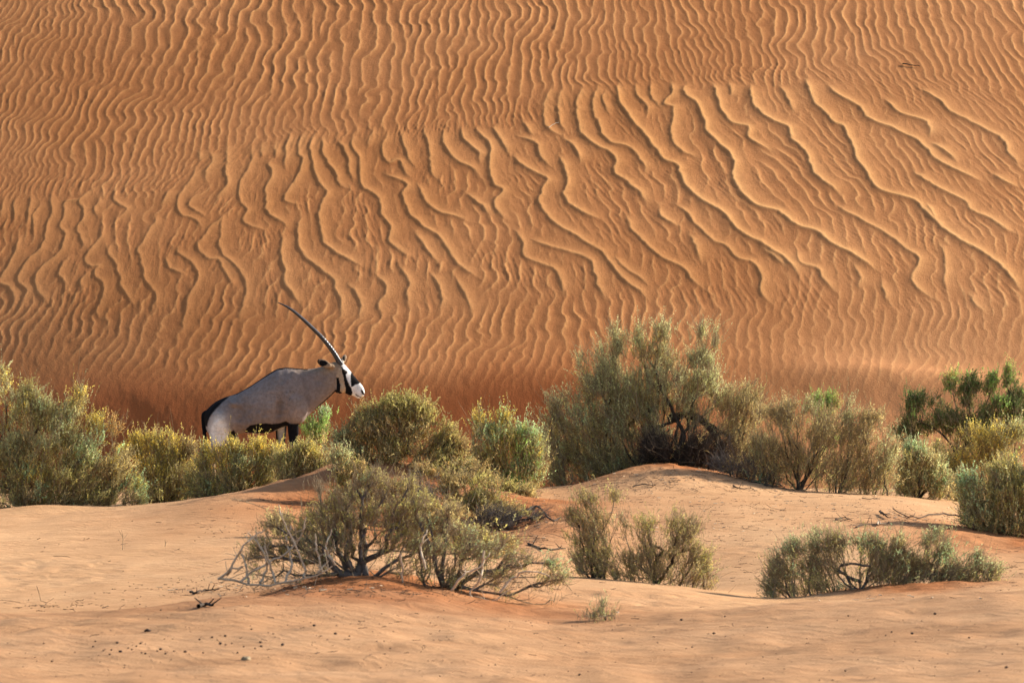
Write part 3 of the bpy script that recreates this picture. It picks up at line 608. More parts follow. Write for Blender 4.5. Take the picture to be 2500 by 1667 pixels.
shrub('shrub', 'yellow upright shrub between the left edge shrub and the antelope', 66.5, [(400, 1245)],
      [(378, 1085, 26, 34, 'yellow'), (335, 1100, 24, 28, 'yellow'), (415, 1095, 26, 32, 'yellow'), (455, 1110, 20, 26, 'brown'), (380, 1150, 60, 50, 'yellow'), (440, 1170, 45, 50, 'olive'), (400, 1215, 60, 26, 'olive')],
      [('yellow', 4), ('olive', 2), ('brown', 1)], n=400, shoots=9, seed=29, slen=.11, up=.95)
shrub('shrub', 'yellow shrub in front of the antelope\'s hind legs with a dark arched branch', 66, [(590, 1225), (520, 1235)],
      [(505, 1095, 18, 34, 'yellow'), (545, 1105, 30, 26, 'yellow'), (588, 1080, 24, 22, 'yellow'), (630, 1085, 28, 24, 'yellow'), (668, 1090, 22, 22, 'yellow'), (600, 1125, 50, 34, 'grey'), (490, 1160, 40, 50, 'olive'), (560, 1170, 55, 40, 'brown'), (530, 1205, 50, 30, 'mint'), (650, 1135, 40, 30, 'olive')],
      [('yellow', 3), ('olive', 2), ('grey', 1), ('brown', 1)], n=430, shoots=9, seed=30, slen=.10, dyp=20, thickp=[([(575, 1215), (592, 1185), (615, 1168), (650, 1163), (680, 1166), (700, 1182)], .020, .012), ([(690, 1160), (715, 1180), (700, 1195)], .012, .008)], thick=1.2)
shrub('shrub', 'olive brown low shrub in front of the antelope\'s forelegs', 65.5, [(700, 1200)],
      [(700, 1105, 34, 26, 'olive'), (745, 1090, 34, 22, 'olive'), (775, 1125, 40, 24, 'brown'), (715, 1140, 45, 22, 'brown'), (810, 1150, 30, 16, 'brown')], [('olive', 3), ('brown', 3), ('yellow', 1)], n=230, shoots=9, seed=31, slen=.09, dyp=18,
      paths=[[(700, 1190), (680, 1165), (645, 1160)], [(700, 1180), (740, 1160), (790, 1150)]])
shrub('shrub', 'domed brown-green shrub at the centre, on top of the red mound', 62.9, [(968, 1175), (1010, 1180)],
      [(975, 985, 48, 36, 'olive'), (900, 1005, 45, 32, 'olive'), (940, 1040, 70, 40, 'brown'), (1020, 1010, 42, 50, 'olive'), (865, 1050, 30, 30, 'brown'), (840, 1070, 28, 24, 'grey'), (880, 1100, 50, 25, 'brown'), (1000, 1070, 80, 35, 'brown'), (1085, 1050, 30, 30, 'olive'), (1110, 1075, 34, 34, 'brown'), (1080, 1110, 50, 35, 'olive'), (870, 1140, 35, 24, 'grey'), (1150, 1150, 45, 35, 'brown'), (1090, 1150, 45, 26, 'olive'), (1190, 1200, 32, 28, 'brown'), (1235, 1240, 30, 22, 'olive'), (1270, 1270, 26, 14, 'tan')],
      [('olive', 3), ('brown', 3), ('grey', 1), ('rust', .5)], n=900, shoots=10, leaves=11, seed=32, dyp=9, slen=.075, llen=.014, lw=.006, up=.5,
      paths=[[(968, 1172), (970, 1130), (965, 1100)], [(1010, 1175), (1060, 1180), (1130, 1190), (1190, 1235)], [(968, 1150), (900, 1130), (860, 1110)]], thick=1.3)
shrub('shrub', 'low brown shrub spilling down the right flank of the central red mound', 61.2, [(1170, 1260), (1230, 1285)],
      [(1120, 1170, 40, 26, 'brown'), (1175, 1195, 45, 30, 'olive'), (1215, 1235, 42, 26, 'brown'), (1255, 1268, 32, 18, 'tan'), (1150, 1225, 30, 22, 'olive'), (1095, 1195, 30, 16, 'brown'), (1050, 1165, 55, 20, 'brown')],
      [('brown', 3), ('olive', 3), ('rust', 1)], n=230, shoots=9, seed=41, slen=.07, up=.3, bare=.2)
shrub('dead_shrub', 'low tangle of dead dark twigs on the face of the central red mound', 60.6, [(1100, 1270), (1230, 1310), (1000, 1250)],
      [(1040, 1215, 110, 26), (1180, 1270, 90, 28), (1270, 1300, 60, 22), (960, 1190, 60, 20)], [('brown', 1)], n=340, shoots=7, seed=43, slen=.09, up=.15, bare=.93, twigm=M_greybark, cat='dead shrub', jit=1.0)
shrub('dead_shrub', 'dense black dead twigs added to darken the shaded hollow beneath the tallest shrub', 66.9, [(1660, 1130), (1700, 1135), (1610, 1140)],
      [(1610, 1090, 46, 34), (1670, 1080, 60, 34), (1735, 1095, 50, 34), (1690, 1110, 70, 20)], [('brown', 1)], n=620, shoots=8, seed=45, slen=.09, up=.2, bare=.985, thick=1.3, twigm=M_bark, cat='dead shrub', jit=1.0, drop=.4)  # twigs packed dense and black to stand in for the hollow's shade
shrub('shrub', 'low dark shrub in the shade on the front face of the central red mound', 59.6, [(960, 1265), (1030, 1280)],
      [(930, 1205, 46, 24, 'brown'), (1010, 1235, 60, 22, 'olive'), (1090, 1250, 50, 20, 'brown'), (880, 1215, 34, 20, 'grey'), (980, 1190, 40, 16, 'olive')], [('brown', 3), ('olive', 3), ('grey', 1)], n=230, shoots=8, seed=46, slen=.07, up=.35, bare=.35)
shrub('shrub', 'low scrubby dark bush between the front bush and the red mound behind it', 55, [(1130, 1345), (1210, 1350)],
      [(1080, 1290, 50, 22, 'brown'), (1150, 1310, 55, 24, 'olive'), (1225, 1325, 45, 20, 'brown'), (1020, 1280, 36, 18, 'olive')], [('brown', 3), ('olive', 2), ('grey', 1)], n=230, shoots=7, seed=47, slen=.06, up=.3, bare=.5, wood=M_greybark, thick=.8, drop=.45)
shrub('shrub', 'low scrubby bush behind the left branches of the front bush', 56, [(760, 1320), (700, 1320)],
      [(700, 1275, 45, 22, 'tan'), (775, 1270, 50, 26, 'olive'), (840, 1285, 40, 22, 'brown')], [('brown', 2), ('olive', 2), ('grey', 1), ('tan', 1)], n=190, shoots=7, seed=48, slen=.06, up=.3, bare=.5, wood=M_greybark, thick=.8, drop=.45)
shrub('dead_shrub', 'spilled dark dead twigs under the right side of the tallest shrub', 66.0, [(1830, 1170), (1780, 1150)],
      [(1820, 1140, 40, 26), (1870, 1165, 40, 16), (1760, 1130, 30, 16)], [('brown', 1)], n=110, shoots=7, seed=44, slen=.08, up=.1, bare=.95, twigm=M_greybark, cat='dead shrub', jit=1.0)
shrub('shrub', 'low grey-brown shrub on the left flank of the central red mound', 61.6, [(850, 1225)],
      [(835, 1120, 30, 28, 'grey'), (870, 1150, 36, 30, 'brown'), (900, 1180, 34, 20, 'olive'), (835, 1180, 26, 26, 'olive')],
      [('grey', 2), ('brown', 3), ('olive', 2)], n=130, shoots=9, seed=42, slen=.07, up=.4, bare=.2)
shrub('shrub', 'bright green patched shrub between the central dome and the tallest shrub', 65, [(1240, 1235)],
      [(1170, 1040, 14, 26, 'yellow'), (1228, 1035, 14, 28, 'yellow'), (1195, 1080, 45, 30, 'mint'), (1285, 1070, 28, 28, 'mint'), (1245, 1100, 45, 35, 'fresh'), (1190, 1130, 50, 35, 'olive'), (1285, 1165, 40, 40, 'mint'), (1240, 1190, 50, 35, 'fresh'), (1310, 1120, 30, 45, 'grey'), (1270, 1215, 40, 20, 'yellow')],
      [('mint', 2.5), ('fresh', 1.5), ('olive', 2), ('yellow', 1)], n=440, shoots=9, seed=33, slen=.13, up=1.1)
shrub('shrub', 'big grey-green shrub cut by the right edge, nearest the sand slope', 60.5, [(2460, 1300)],
      [(2365, 1190, 28, 36, 'mint'), (2400, 1230, 50, 45, 'grey'), (2450, 1165, 40, 42, 'olive'), (2480, 1230, 60, 50, 'olive'), (2400, 1280, 45, 28, 'tan'), (2470, 1285, 60, 26, 'brown'), (2540, 1200, 50, 80, 'grey'), (2430, 1200, 45, 40, 'grey')],
      [('grey', 3), ('olive', 3), ('mint', 1), ('tan', 1)], n=640, shoots=10, seed=34, slen=.10)
shrub('shrub', 'sparse brown bush with dark gnarled stems behind the near sand crest', 51, [(1600, 1428), (1660, 1432), (1450, 1425)],
      [(1500, 1200, 10, 22), (1440, 1215, 26, 22, 'olive'), (1400, 1260, 24, 30), (1450, 1290, 40, 45, 'brown'), (1430, 1350, 36, 40, 'olive'), (1490, 1380, 36, 40, 'olive'), (1520, 1270, 14, 20), (1575, 1290, 24, 40, 'olive'), (1585, 1340, 20, 25), (1650, 1290, 26, 40, 'olive'), (1690, 1310, 34, 45, 'tan'), (1665, 1360, 40, 34, 'tan'), (1540, 1375, 40, 28, 'brown'), (1610, 1385, 30, 26, 'brown'), (1715, 1370, 30, 30, 'olive'), (1700, 1405, 40, 16, 'grey')],
      [('olive', 3), ('tan', 3), ('brown', 2), ('grey', 1)], n=440, shoots=7, leaves=9, seed=35, slen=.07, llen=.012, lw=.004, thick=1.1, bf=.6, fill=1.9, bare=.34, drop=.30, thickp=[([(1602, 1428), (1592, 1392), (1604, 1362), (1588, 1325), (1582, 1280)], .022, .009), ([(1604, 1362), (1618, 1345), (1600, 1332)], .016, .010)],
      paths=[[(1600, 1425), (1590, 1390), (1602, 1360), (1585, 1320), (1580, 1270)], [(1602, 1360), (1612, 1335), (1590, 1330)], [(1660, 1428), (1655, 1360), (1650, 1290)], [(1450, 1420), (1440, 1350), (1450, 1290), (1440, 1240)], [(1450, 1330), (1490, 1260), (1504, 1190)]])
shrub('shrub', 'wide low grey bush with an arched black branch on the right sand', 50.3, [(2100, 1420), (2300, 1425)],
      [(2000, 1320, 40, 28, 'grey'), (1950, 1350, 45, 34), (1910, 1390, 34, 30, 'tan'), (2040, 1330, 30, 30), (2110, 1325, 34, 24, 'mint'), (2140, 1350, 34, 30, 'grey'), (2210, 1340, 36, 38, 'tan'), (2285, 1320, 34, 30, 'grey'), (2300, 1360, 34, 30, 'mint'), (2230, 1380, 50, 24, 'tan'), (2385, 1370, 26, 22, 'mint'), (2420, 1395, 24, 24, 'grey'), (1880, 1425, 24, 14), (2180, 1385, 60, 22, 'tan'), (2340, 1400, 50, 20, 'tan'), (1990, 1385, 50, 22, 'tan')],
      [('grey', 4), ('mint', 1.5), ('tan', 2), ('olive', 1)], n=560, shoots=8, leaves=9, seed=36, slen=.06, llen=.011, lw=.004, up=.6, thick=.85, wood=M_greybark, autobase=True, drop=.42, fill=2.5, bare=.42, bf=.7, thickp=[([(2100, 1420), (2062, 1402), (2045, 1388), (2072, 1376), (2125, 1380)], .016, .008), ([(2300, 1422), (2282, 1385), (2310, 1352)], .014, .007), ([(2230, 1412), (2290, 1400), (2360, 1410)], .016, .010)],
      paths=[[(2100, 1420), (2060, 1400), (2040, 1385), (2070, 1375), (2120, 1378)], [(2055, 1395), (1990, 1410), (1920, 1435)], [(2120, 1378), (2060, 1370), (2000, 1360), (1950, 1345)], [(2300, 1422), (2280, 1385), (2310, 1350)], [(2300, 1420), (2350, 1405), (2420, 1440)], [(2300, 1415), (2230, 1400), (2160, 1390)]])
shrub('shrub', 'sparse sprawling bush with twin black trunks and bleached dead twigs at the front centre', 46.6, [(868, 1440), (902, 1436)],
      [(915, 1180, 26, 38, 'olive'), (800, 1250, 50, 36, 'olive'), (980, 1250, 45, 34, 'olive'), (1080, 1250, 40, 24, 'tan'), (870, 1200, 22, 30, 'olive'), (945, 1200, 14, 24, 'tan'), (780, 1190, 12, 22, 'olive'), (830, 1230, 40, 24, 'olive'), (900, 1250, 30, 26, 'olive'), (1010, 1190, 16, 26, 'olive'), (1030, 1230, 26, 26, 'olive'), (1040, 1270, 34, 24, 'mint'), (820, 1290, 24, 26, 'mint'), (730, 1300, 30, 26, 'olive'), (700, 1340, 26, 24, 'tan'), (990, 1290, 24, 22, 'olive'), (1100, 1290, 30, 18, 'grey'), (1150, 1310, 24, 16, 'mint'), (1060, 1395, 50, 10, 'pale'), (1110, 1400, 34, 12, 'pale'), (1090, 1420, 26, 12, 'yellow'), (1210, 1330, 24, 12, 'grey'), (1350, 1380, 26, 20, 'mint'), (1375, 1410, 16, 12, 'grey'), (850, 1330, 24, 24, 'olive'), (660, 1280, 26, 20, 'tan'), (770, 1345, 60, 40, 'grey'), (1050, 1330, 60, 28, 'grey'), (1150, 1350, 60, 26, 'grey'), (960, 1320, 45, 34, 'olive'), (1260, 1365, 45, 26, 'grey'), (640, 1345, 50, 34, 'tan'), (860, 1270, 40, 30, 'olive'), (1340, 1415, 40, 22, 'tan'), (1200, 1410, 60, 24, 'tan')],
      [('olive', 4), ('mint', 1), ('tan', 1.5), ('grey', 1)], n=420, shoots=7, leaves=9, seed=37, slen=.06, llen=.012, lw=.0042, up=.6, depth=1.0, wood=M_greybark, thick=1.6, bf=.55, autobase=False, drop=.16, fill=3.0, bare=.60,
      thickp=[([(872, 1442), (862, 1395), (845, 1352), (855, 1318)], .026, .014), ([(905, 1440), (888, 1385), (880, 1335), (893, 1290)], .030, .013), ([(900, 1420), (950, 1378), (1010, 1350)], .016, .010)],
      paths=[[(868, 1440), (860, 1390), (845, 1350), (862, 1310), (850, 1260), (820, 1210)], [(902, 1436), (885, 1380), (880, 1330), (900, 1270), (912, 1200), (915, 1150)], [(850, 1310), (790, 1290), (730, 1265), (660, 1245), (600, 1225), (561, 1216)], [(740, 1268), (735, 1215)],
             [(905, 1420), (960, 1370), (1010, 1350), (1080, 1300), (1130, 1290), (1210, 1300)], [(905, 1420), (990, 1375), (1100, 1350), (1220, 1340), (1300, 1365), (1360, 1400), (1395, 1440)], [(868, 1430), (760, 1370), (680, 1370), (600, 1395), (540, 1420)], [(700, 1370), (620, 1370), (570, 1400)], [(845, 1350), (760, 1330), (660, 1330), (590, 1375)],
             [(1010, 1350), (1020, 1280), (1015, 1200), (1005, 1160)], [(975, 1365), (980, 1440)], [(1000, 1370), (1010, 1440)], [(900, 1390), (930, 1340), (905, 1290), (895, 1220)], [(1100, 1350), (1180, 1360), (1270, 1400), (1310, 1440)], [(1085, 1450), (1085, 1420), (1110, 1400)], [(1060, 1440), (1060, 1400)]],
      parts_dead=[[(560, 1400), (585, 1350), (620, 1310), (650, 1290)], [(590, 1415), (640, 1380), (700, 1350), (735, 1310), (750, 1260)], [(700, 1412), (715, 1370), (700, 1320), (715, 1280)], [(540, 1408), (570, 1385), (600, 1378)], [(820, 1372), (800, 1330), (812, 1290)], [(1100, 1440), (1130, 1400), (1170, 1380), (1200, 1345)], [(1220, 1440), (1260, 1400), (1300, 1390), (1340, 1400)], [(1040, 1380), (1030, 1330), (1045, 1290)], [(545, 1405), (600, 1420), (650, 1423), (720, 1412), (780, 1398), (815, 1375)], [(745, 1405), (748, 1380), (725, 1325), (700, 1275), (685, 1230)], [(790, 1390), (780, 1340), (775, 1300)], [(640, 1420), (655, 1375), (640, 1330), (610, 1300)], [(610, 1418), (605, 1380), (590, 1340)], [(780, 1395), (805, 1365)], [(675, 1415), (665, 1370), (650, 1330)], [(1180, 1340), (1175, 1400), (1150, 1450), (1200, 1460), (1250, 1430)], [(980, 1350), (985, 1400), (988, 1435)]])
shrub('herb', 'tiny dry grey-green sprig on the near sand below the front bush', 44, [(1480, 1520)], [(1475, 1480, 14, 26, 'grey'), (1450, 1500, 14, 14, 'grey'), (1495, 1500, 10, 14, 'tan'), (1430, 1505, 10, 8, 'tan')], [('tan', 2), ('grey', 1), ('brown', 1)], n=34, bare=.5, shoots=5, leaves=8, seed=38, slen=.05, llen=.010, lw=.0035, cat='plant', group='small sprigs on the sand')


# ------------------------------------------------------------------ the oryx
def build_oryx():
    Y0 = 70.0; c2m = 0.287/K*Y0
    zg = float(ground_z(P(560, 0, Y0)[0], Y0))
    def W(u, v, y=0.0):     # crop units of the side view -> world
        return P(450+0.287*u, 700+0.287*v, Y0)+np.array([0, y, 0])
    org = np.array([W(560, 0)[0], Y0, zg])
    vg = lambda u: ((833.5-ground_z(W(u, 0)[0], Y0)*K/Y0)-700)/0.287      # v of the ground under u
    root = empty('oryx', tuple(org)); tag(root, 'grey-fawn antelope with black and white face and long horns, standing behind yellow bushes', 'antelope')
    Vs, Fs = [], []; off = [0]
    def add(V, F):
        Vs.append(V); Fs.extend([tuple(int(i)+off[0] for i in f) for f in F]); off[0] += len(V)
    def loft(st, yc=0.0, seg=28, dens=5, sq=1.0):
        """st: (topu, topv, botu, botv, halfwidth m[, ycentre])"""
        a = np.array([list(q)+([yc] if len(q) == 5 else []) for q in st], float)
        a = catmull(a, dens); n = len(a); th = np.arange(seg)*2*np.pi/seg; V = []
        for q in a:
            T = W(q[0], q[1]); B = W(q[2], q[3]); m = (T+B)/2; h = (T-B)/2
            cs, sn = np.cos(th), np.sin(th)
            pr = np.sign(sn)*np.abs(sn)**0.85
            V += [m+h*c_+np.array([0, q[5]+q[4]*p_, 0]) for c_, p_ in zip(cs, pr)]
        F = []
        for i in range(n-1):
            for k in range(seg):
                k2 = (k+1) % seg; F.append((i*seg+k, i*seg+k2, (i+1)*seg+k2, (i+1)*seg+k))
        F.append(tuple(range(seg-1, -1, -1))); F.append(tuple((n-1)*seg+k for k in range(seg)))
        add(np.array(V), F)
    def ell(u, v, ru, rv, y, ry, rot=0.0, n=16):
        V = []; F = []
        for i in range(n+1):
            f = math.pi*i/n
            for k in range(2*n):
                g = math.pi*k/n; a = ru*math.cos(f); b = rv*math.sin(f)*math.cos(g); c = ry*math.sin(f)*math.sin(g)
                V.append(W(u+a*math.cos(rot)-b*math.sin(rot), v+a*math.sin(rot)+b*math.cos(rot), y+c))
        for i in range(n):
            for k in range(2*n):
                k2 = (k+1) % (2*n); F.append((i*2*n+k, i*2*n+k2, (i+1)*2*n+k2, (i+1)*2*n+k))
        add(np.array(V), F)
    def tube(pts, seg=14):   # (u, v, y, r)
        a = catmull(np.array(pts, float), 5); V = []; F = []
        for i, q in enumerate(a):
            p0 = W(*a[max(i-1, 0)][:3]); p1 = W(*a[min(i+1, len(a)-1)][:3]); d = unit(p1-p0); s1 = unit(np.cross(d, [0, 1, 0.01])); s2 = np.cross(d, s1); c = W(*q[:3])
            V += [c+(s1*math.cos(t)+s2*math.sin(t))*q[3] for t in np.arange(seg)*2*np.pi/seg]
        for i in range(len(a)-1):
            for k in range(seg):
                k2 = (k+1) % seg; F.append((i*seg+k, i*seg+k2, (i+1)*seg+k2, (i+1)*seg+k))
        F.append(tuple(range(seg-1, -1, -1))); F.append(tuple((len(a)-1)*seg+k for k in range(seg)))
        add(np.array(V), F)
    loft([(172, 1072, 172, 1150, .04), (200, 1035, 205, 1250, .13), (260, 982, 300, 1285, .19), (350, 937, 420, 1262, .215), (450, 905, 520, 1240, .225), (570, 838, 620, 1248, .25),
          (680, 765, 740, 1238, .265), (780, 703, 840, 1196, .245), (860, 687, 930, 1172, .20), (950, 692, 1010, 1135, .165), (1040, 699, 1085, 1065, .135), (1100, 694, 1160, 1005, .115),
          (1170, 678, 1235, 940, .10), (1240, 650, 1292, 887, .088), (1300, 634, 1325, 885, .088), (1350, 648, 1372, 908, .085), (1392, 692, 1408, 924, .074), (1430, 738, 1432, 925, .062),
          (1470, 786, 1452, 936, .052), (1507, 830, 1474, 950, .047), (1527, 862, 1498, 950, .042), (1534, 890, 1518, 935, .030), (1536, 905, 1530, 922, .012)])
    # haunch, shoulder, brisket, cheek, brow and belly masses
    for s_ in (-1, 1):
        ell(325, 1130, 130, 165, s_*.105, .115, 0.25); ell(430, 1010, 60, 40, s_*.15, .065, 0.4)
        ell(930, 1010, 120, 165, s_*.105, .105, -0.25); ell(900, 840, 60, 130, s_*.085, .075, 0.3)
        ell(1325, 850, 55, 60, s_*.030, .060, 0.3); ell(1352, 716, 26, 20, s_*.066, .026, 0.5)
        ell(690, 1000, 230, 175, s_*.09, .175, -0.45)
    # legs: near (-y) and far (+y)
    def leg_f(u, y, du=0):
        g = vg(u+du)
        loft([(u-70, 1000, u+75, 1000, .06), (u-62, 1090, u+58, 1095, .055), (u-50, 1160, u+48, 1165, .046), (u-46+du*.3, 1240, u+46+du*.3, 1240, .040), (u-37+du*.6, 1320, u+38+du*.6, 1320, .034), (u-27+du*.7, 1375, u+27+du*.7, 1375, .033),
              (u-18+du*.8, 1430, u+17+du*.8, 1430, .022), (u-17+du*.9, 1500, u+17+du*.9, 1500, .021), (u-23+du, g-75, u+18+du, g-75, .025), (u-20+du, g-45, u+28+du, g-45, .024), (u-20+du, g-30, u+42+du, g-28, .030), (u-22+du, g+4, u+56+du, g+4, .034)], yc=y, seg=18, dens=4)
    leg_f(928, -.095, 6); leg_f(822, .10, -10)
    def leg_h(u, y, du=0):
        g = vg(u)
        loft([(u-95, 1120, u+120, 1130, .085), (u-85, 1210, u+115, 1230, .08), (u-70+du, 1290, u+75+du, 1310, .062), (u-62+du, 1370, u+12+du, 1385, .042), (u-66+du, 1440, u-14+du, 1445, .034), (u-70+du, 1490, u-22+du, 1490, .031),
              (u-55+du, 1550, u-20+du, 1550, .023), (u-48+du, 1620, u-14+du, 1620, .022), (u-50+du, g-75, u-8+du, g-75, .026), (u-46+du, g-42, u+4+du, g-42, .025), (u-46+du, g-28, u+16+du, g-26, .031), (u-48+du, g+4, u+30+du, g+4, .035)], yc=y, seg=18, dens=4)
    leg_h(290, -.12, 0); leg_h(330, .12, 35)
    # tail: thin dock then long black brush
    tube([(190, 1065, 0, .030), (165, 1090, 0, .030), (160, 1160, 0, .022), (170, 1240, 0, .024), (178, 1320, 0, .030), (184, 1400, 0, .034), (188, 1480, 0, .026), (190, 1540, 0, .008)])
    # ears: flattened leaf shapes
    for (uu, vv, y, rr, rot) in ((1192, 652, -.125, 66, .42), (1352, 618, .105, 46, -1.15)):
        ell(uu, vv, rr, rr*.50, y, .016, rot)
    ell(1250, 672, 34, 24, -.085, .03, .45); ell(1335, 645, 25, 20, .08, .03, -1.0)
    V = np.vstack(Vs)
    me = bpy.data.meshes.new('body_raw'); me.from_pydata([tuple(p) for p in V-org], [], Fs); me.update()
    tmp = bpy.data.objects.new('body_raw', me); col.objects.link(tmp)
    md = tmp.modifiers.new('r', 'REMESH'); md.mode = 'VOXEL'; md.voxel_size = 0.0075; md.use_smooth_shade = True
    m2 = tmp.modifiers.new('s', 'SMOOTH'); m2.factor = 0.6; m2.iterations = 7
    dg = bpy.context.evaluated_depsgraph_get(); em = bpy.data.meshes.new_from_object(tmp.evaluated_get(dg))
    bpy.data.objects.remove(tmp)
    em.name = 'body'; n = len(em.vertices); co = np.zeros(n*3); em.vertices.foreach_get('co', co); co = co.reshape(-1, 3)
    Wc = co+org; U = ((1250+Wc[:, 0]/Y0*K)-450)/0.287; Vv = ((833.5-Wc[:, 2]/Y0*K)-700)/0.287; yy = Wc[:, 1]-Y0
    g2 = lambda u0, v0, a, b, rot=0.0: np.exp(-(((U-u0)*math.cos(rot)+(Vv-v0)*math.sin(rot))/a)**2-((-(U-u0)*math.sin(rot)+(Vv-v0)*math.cos(rot))/b)**2)
    fy = .13*g2(925, 960, 75, 190, -.2)-.11*g2(810, 1050, 32, 130, .1)+.09*g2(435, 985, 48, 26, .3)-.12*g2(505, 1075, 55, 85, .2)+.10*g2(320, 1110, 85, 110)-.10*g2(1040, 940, 26, 170, -.25)+.05*g2(900, 760, 40, 80)\
        -.06*g2(395, 1180, 16, 110, -.15)+.05*g2(1050, 1010, 40, 60)-.05*g2(1150, 800, 60, 40)+.010*np.sin(U/11.5-Vv/60)*g2(680, 1010, 110, 120)-.10*g2(1318, 800, 14, 90)+.06*g2(1130, 720, 90, 26, -.15)+.02*N3(U/40, Vv/40)
    co[:, 1] *= 1+1.7*fy*((Vv < 1250)); em.vertices.foreach_set('co', co.astype(np.float32).ravel()); em.update()
    U = U+1.8*N1(U/9, Vv/9); Vv = Vv+1.8*N2(U/9, Vv/9)
    def sd(poly):          # signed distance to a polygon, positive inside
        p = np.array(poly, float); d = np.full(n, 1e9); ins = np.zeros(n, bool)
        for i in range(len(p)):
            a = p[i]; b = p[(i+1) % len(p)]; e = b-a; t = np.clip(((U-a[0])*e[0]+(Vv-a[1])*e[1])/(e@e+1e-9), 0, 1)
            d = np.minimum(d, np.hypot(U-a[0]-t*e[0], Vv-a[1]-t*e[1]))
            c = ((a[1] > Vv) != (b[1] > Vv)) & (U < (b[0]-a[0])*(Vv-a[1])/(b[1]-a[1]+1e-12)+a[0]); ins ^= c
        return np.where(ins, d, -d)
    def line(pts):
        p = np.array(pts, float); d = np.full(n, 1e9)
        for a, b in zip(p[:-1], p[1:]):
            e = b-a; t = np.clip(((U-a[0])*e[0]+(Vv-a[1])*e[1])/(e@e), 0, 1); d = np.minimum(d, np.hypot(U-a[0]-t*e[0], Vv-a[1]-t*e[1]))
        return d
    COAT = np.array([.238, .190, .172]); TAN = np.array([.34, .235, .150]); BLK = np.array([.010, .009, .010]); WHT = np.array([.80, .77, .73]); CREAM = np.array([.46, .34, .23])
    c = np.tile(COAT, (n, 1))
    def mixin(cc, m): 
        nonlocal c
        m = np.clip(m, 0, 1)[:, None]; c = c*(1-m)+cc*m
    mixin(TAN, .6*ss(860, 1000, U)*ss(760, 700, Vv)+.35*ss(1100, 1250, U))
    mixin(COAT*1.6, .6*np.exp(-((U-960)/70)**2-((Vv-1080)/70)**2)); mixin(COAT*1.45, .5*np.exp(-((U-690)/150)**2-((Vv-960)/110)**2)); mixin(COAT*.68, .6*np.exp(-((U-820)/30)**2-((Vv-1060)/120)**2))  # light and shade of the body's form painted into the coat
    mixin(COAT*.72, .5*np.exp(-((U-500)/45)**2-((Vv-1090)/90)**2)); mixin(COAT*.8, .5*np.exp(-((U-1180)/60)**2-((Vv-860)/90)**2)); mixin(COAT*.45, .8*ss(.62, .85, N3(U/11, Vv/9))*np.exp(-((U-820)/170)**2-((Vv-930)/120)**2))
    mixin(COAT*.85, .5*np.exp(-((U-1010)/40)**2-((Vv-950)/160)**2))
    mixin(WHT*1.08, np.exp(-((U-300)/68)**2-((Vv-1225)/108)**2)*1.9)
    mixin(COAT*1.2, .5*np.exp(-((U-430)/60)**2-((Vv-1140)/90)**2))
    mixin(WHT, ss(0, 10, sd([(470, 1255), (640, 1252), (760, 1240), (830, 1207), (850, 1230), (760, 1300), (470, 1320)])))
    mixin(BLK, ss(-4, 6, sd([(515, 1262), (530, 1205), (560, 1178), (620, 1162), (700, 1157), (780, 1168), (830, 1152), (868, 1140), (905, 1160), (850, 1200), (760, 1238), (640, 1251), (560, 1262)])))
    mixin(BLK, ss(-5, 8, sd([(375, 1400), (372, 1290), (390, 1235), (425, 1215), (450, 1250), (440, 1320), (420, 1400)])))
    # legs: black upper arm, white shin with black patch
    lf = (U > 760)*(U < 1010)
    mixin(BLK, lf*ss(1152, 1170, Vv+(U-900)*.12*(U > 870)*0-12*(np.abs(yy) < .02))*ss(1350, 1335, Vv))
    mixin(CREAM*.8, ((Vv > 1350) & (Vv < 1700))*1.0)
    mixin(WHT, lf*ss(1175, 1200, Vv)*ss(1350, 1340, Vv)*ss(.02, .0, np.minimum(np.abs(yy+.055), np.abs(yy-.055)))*.8)
    mixin(BLK, ((Vv > 1400) & (Vv < 1470) & (U > 700))*1.0)
    hoof = Vv > np.where(U > 600, vg(880), vg(280))-34; mixin(BLK, hoof*1.0)
    # rump and dorsal stripe
    mixin(BLK, ss(-6, 10, sd([(130, 1150), (150, 1060), (200, 1020), (255, 970), (330, 925), (395, 920), (375, 945), (330, 985), (268, 1050), (230, 1100), (212, 1140), (200, 1190), (150, 1180)])))
    mixin(BLK, ss(19, 12, line([(330, 928), (450, 898), (570, 830), (680, 757), (780, 697), (860, 680), (960, 688), (1040, 694)]))*(np.abs(yy) < .10))
    mixin(BLK, ((U < 212) & (Vv > 1060) & (np.abs(yy) < .05) & (Vv < 1600))*1.0)
    # throat line
    mixin(BLK, ss(20, 12, line([(1296, 889), (1250, 936), (1150, 1024), (1090, 1082), (1040, 1135)]))*(np.abs(yy) < .07))
    f5 = lambda pts: [(1045.3+.3555*x, 487.8+.3555*y) for x, y in pts]
    # head
    mixin(CREAM, ss(-6, 6, sd(f5([(700, 760), (760, 560), (830, 560), (870, 760), (930, 960), (930, 1190), (780, 1150), (700, 1060)]))))
    mixin(WHT, ss(-3, 3, sd(f5([(790, 500), (820, 400), (900, 400), (1110, 690), (1320, 900), (1430, 1100), (1420, 1400), (1180, 1400), (1070, 1230), (1060, 1050), (960, 860), (930, 760), (950, 650), (860, 580), (830, 530)]))))
    mixin(BLK, ss(-2, 2, sd(f5([(812, 530), (850, 560), (890, 610), (955, 640), (960, 700), (930, 730), (940, 790), (970, 870), (1000, 970), (1050, 1040), (1085, 1140), (1065, 1260), (1030, 1260), (900, 1215), (915, 1140), (925, 1060), (895, 930), (868, 760), (835, 680), (840, 620)]))))
    mixin(BLK, ss(-2, 2, sd(f5([(695, 790), (768, 800), (775, 900), (800, 970), (792, 1130), (850, 1175), (900, 1190), (900, 1260), (700, 1130), (712, 960)]))))
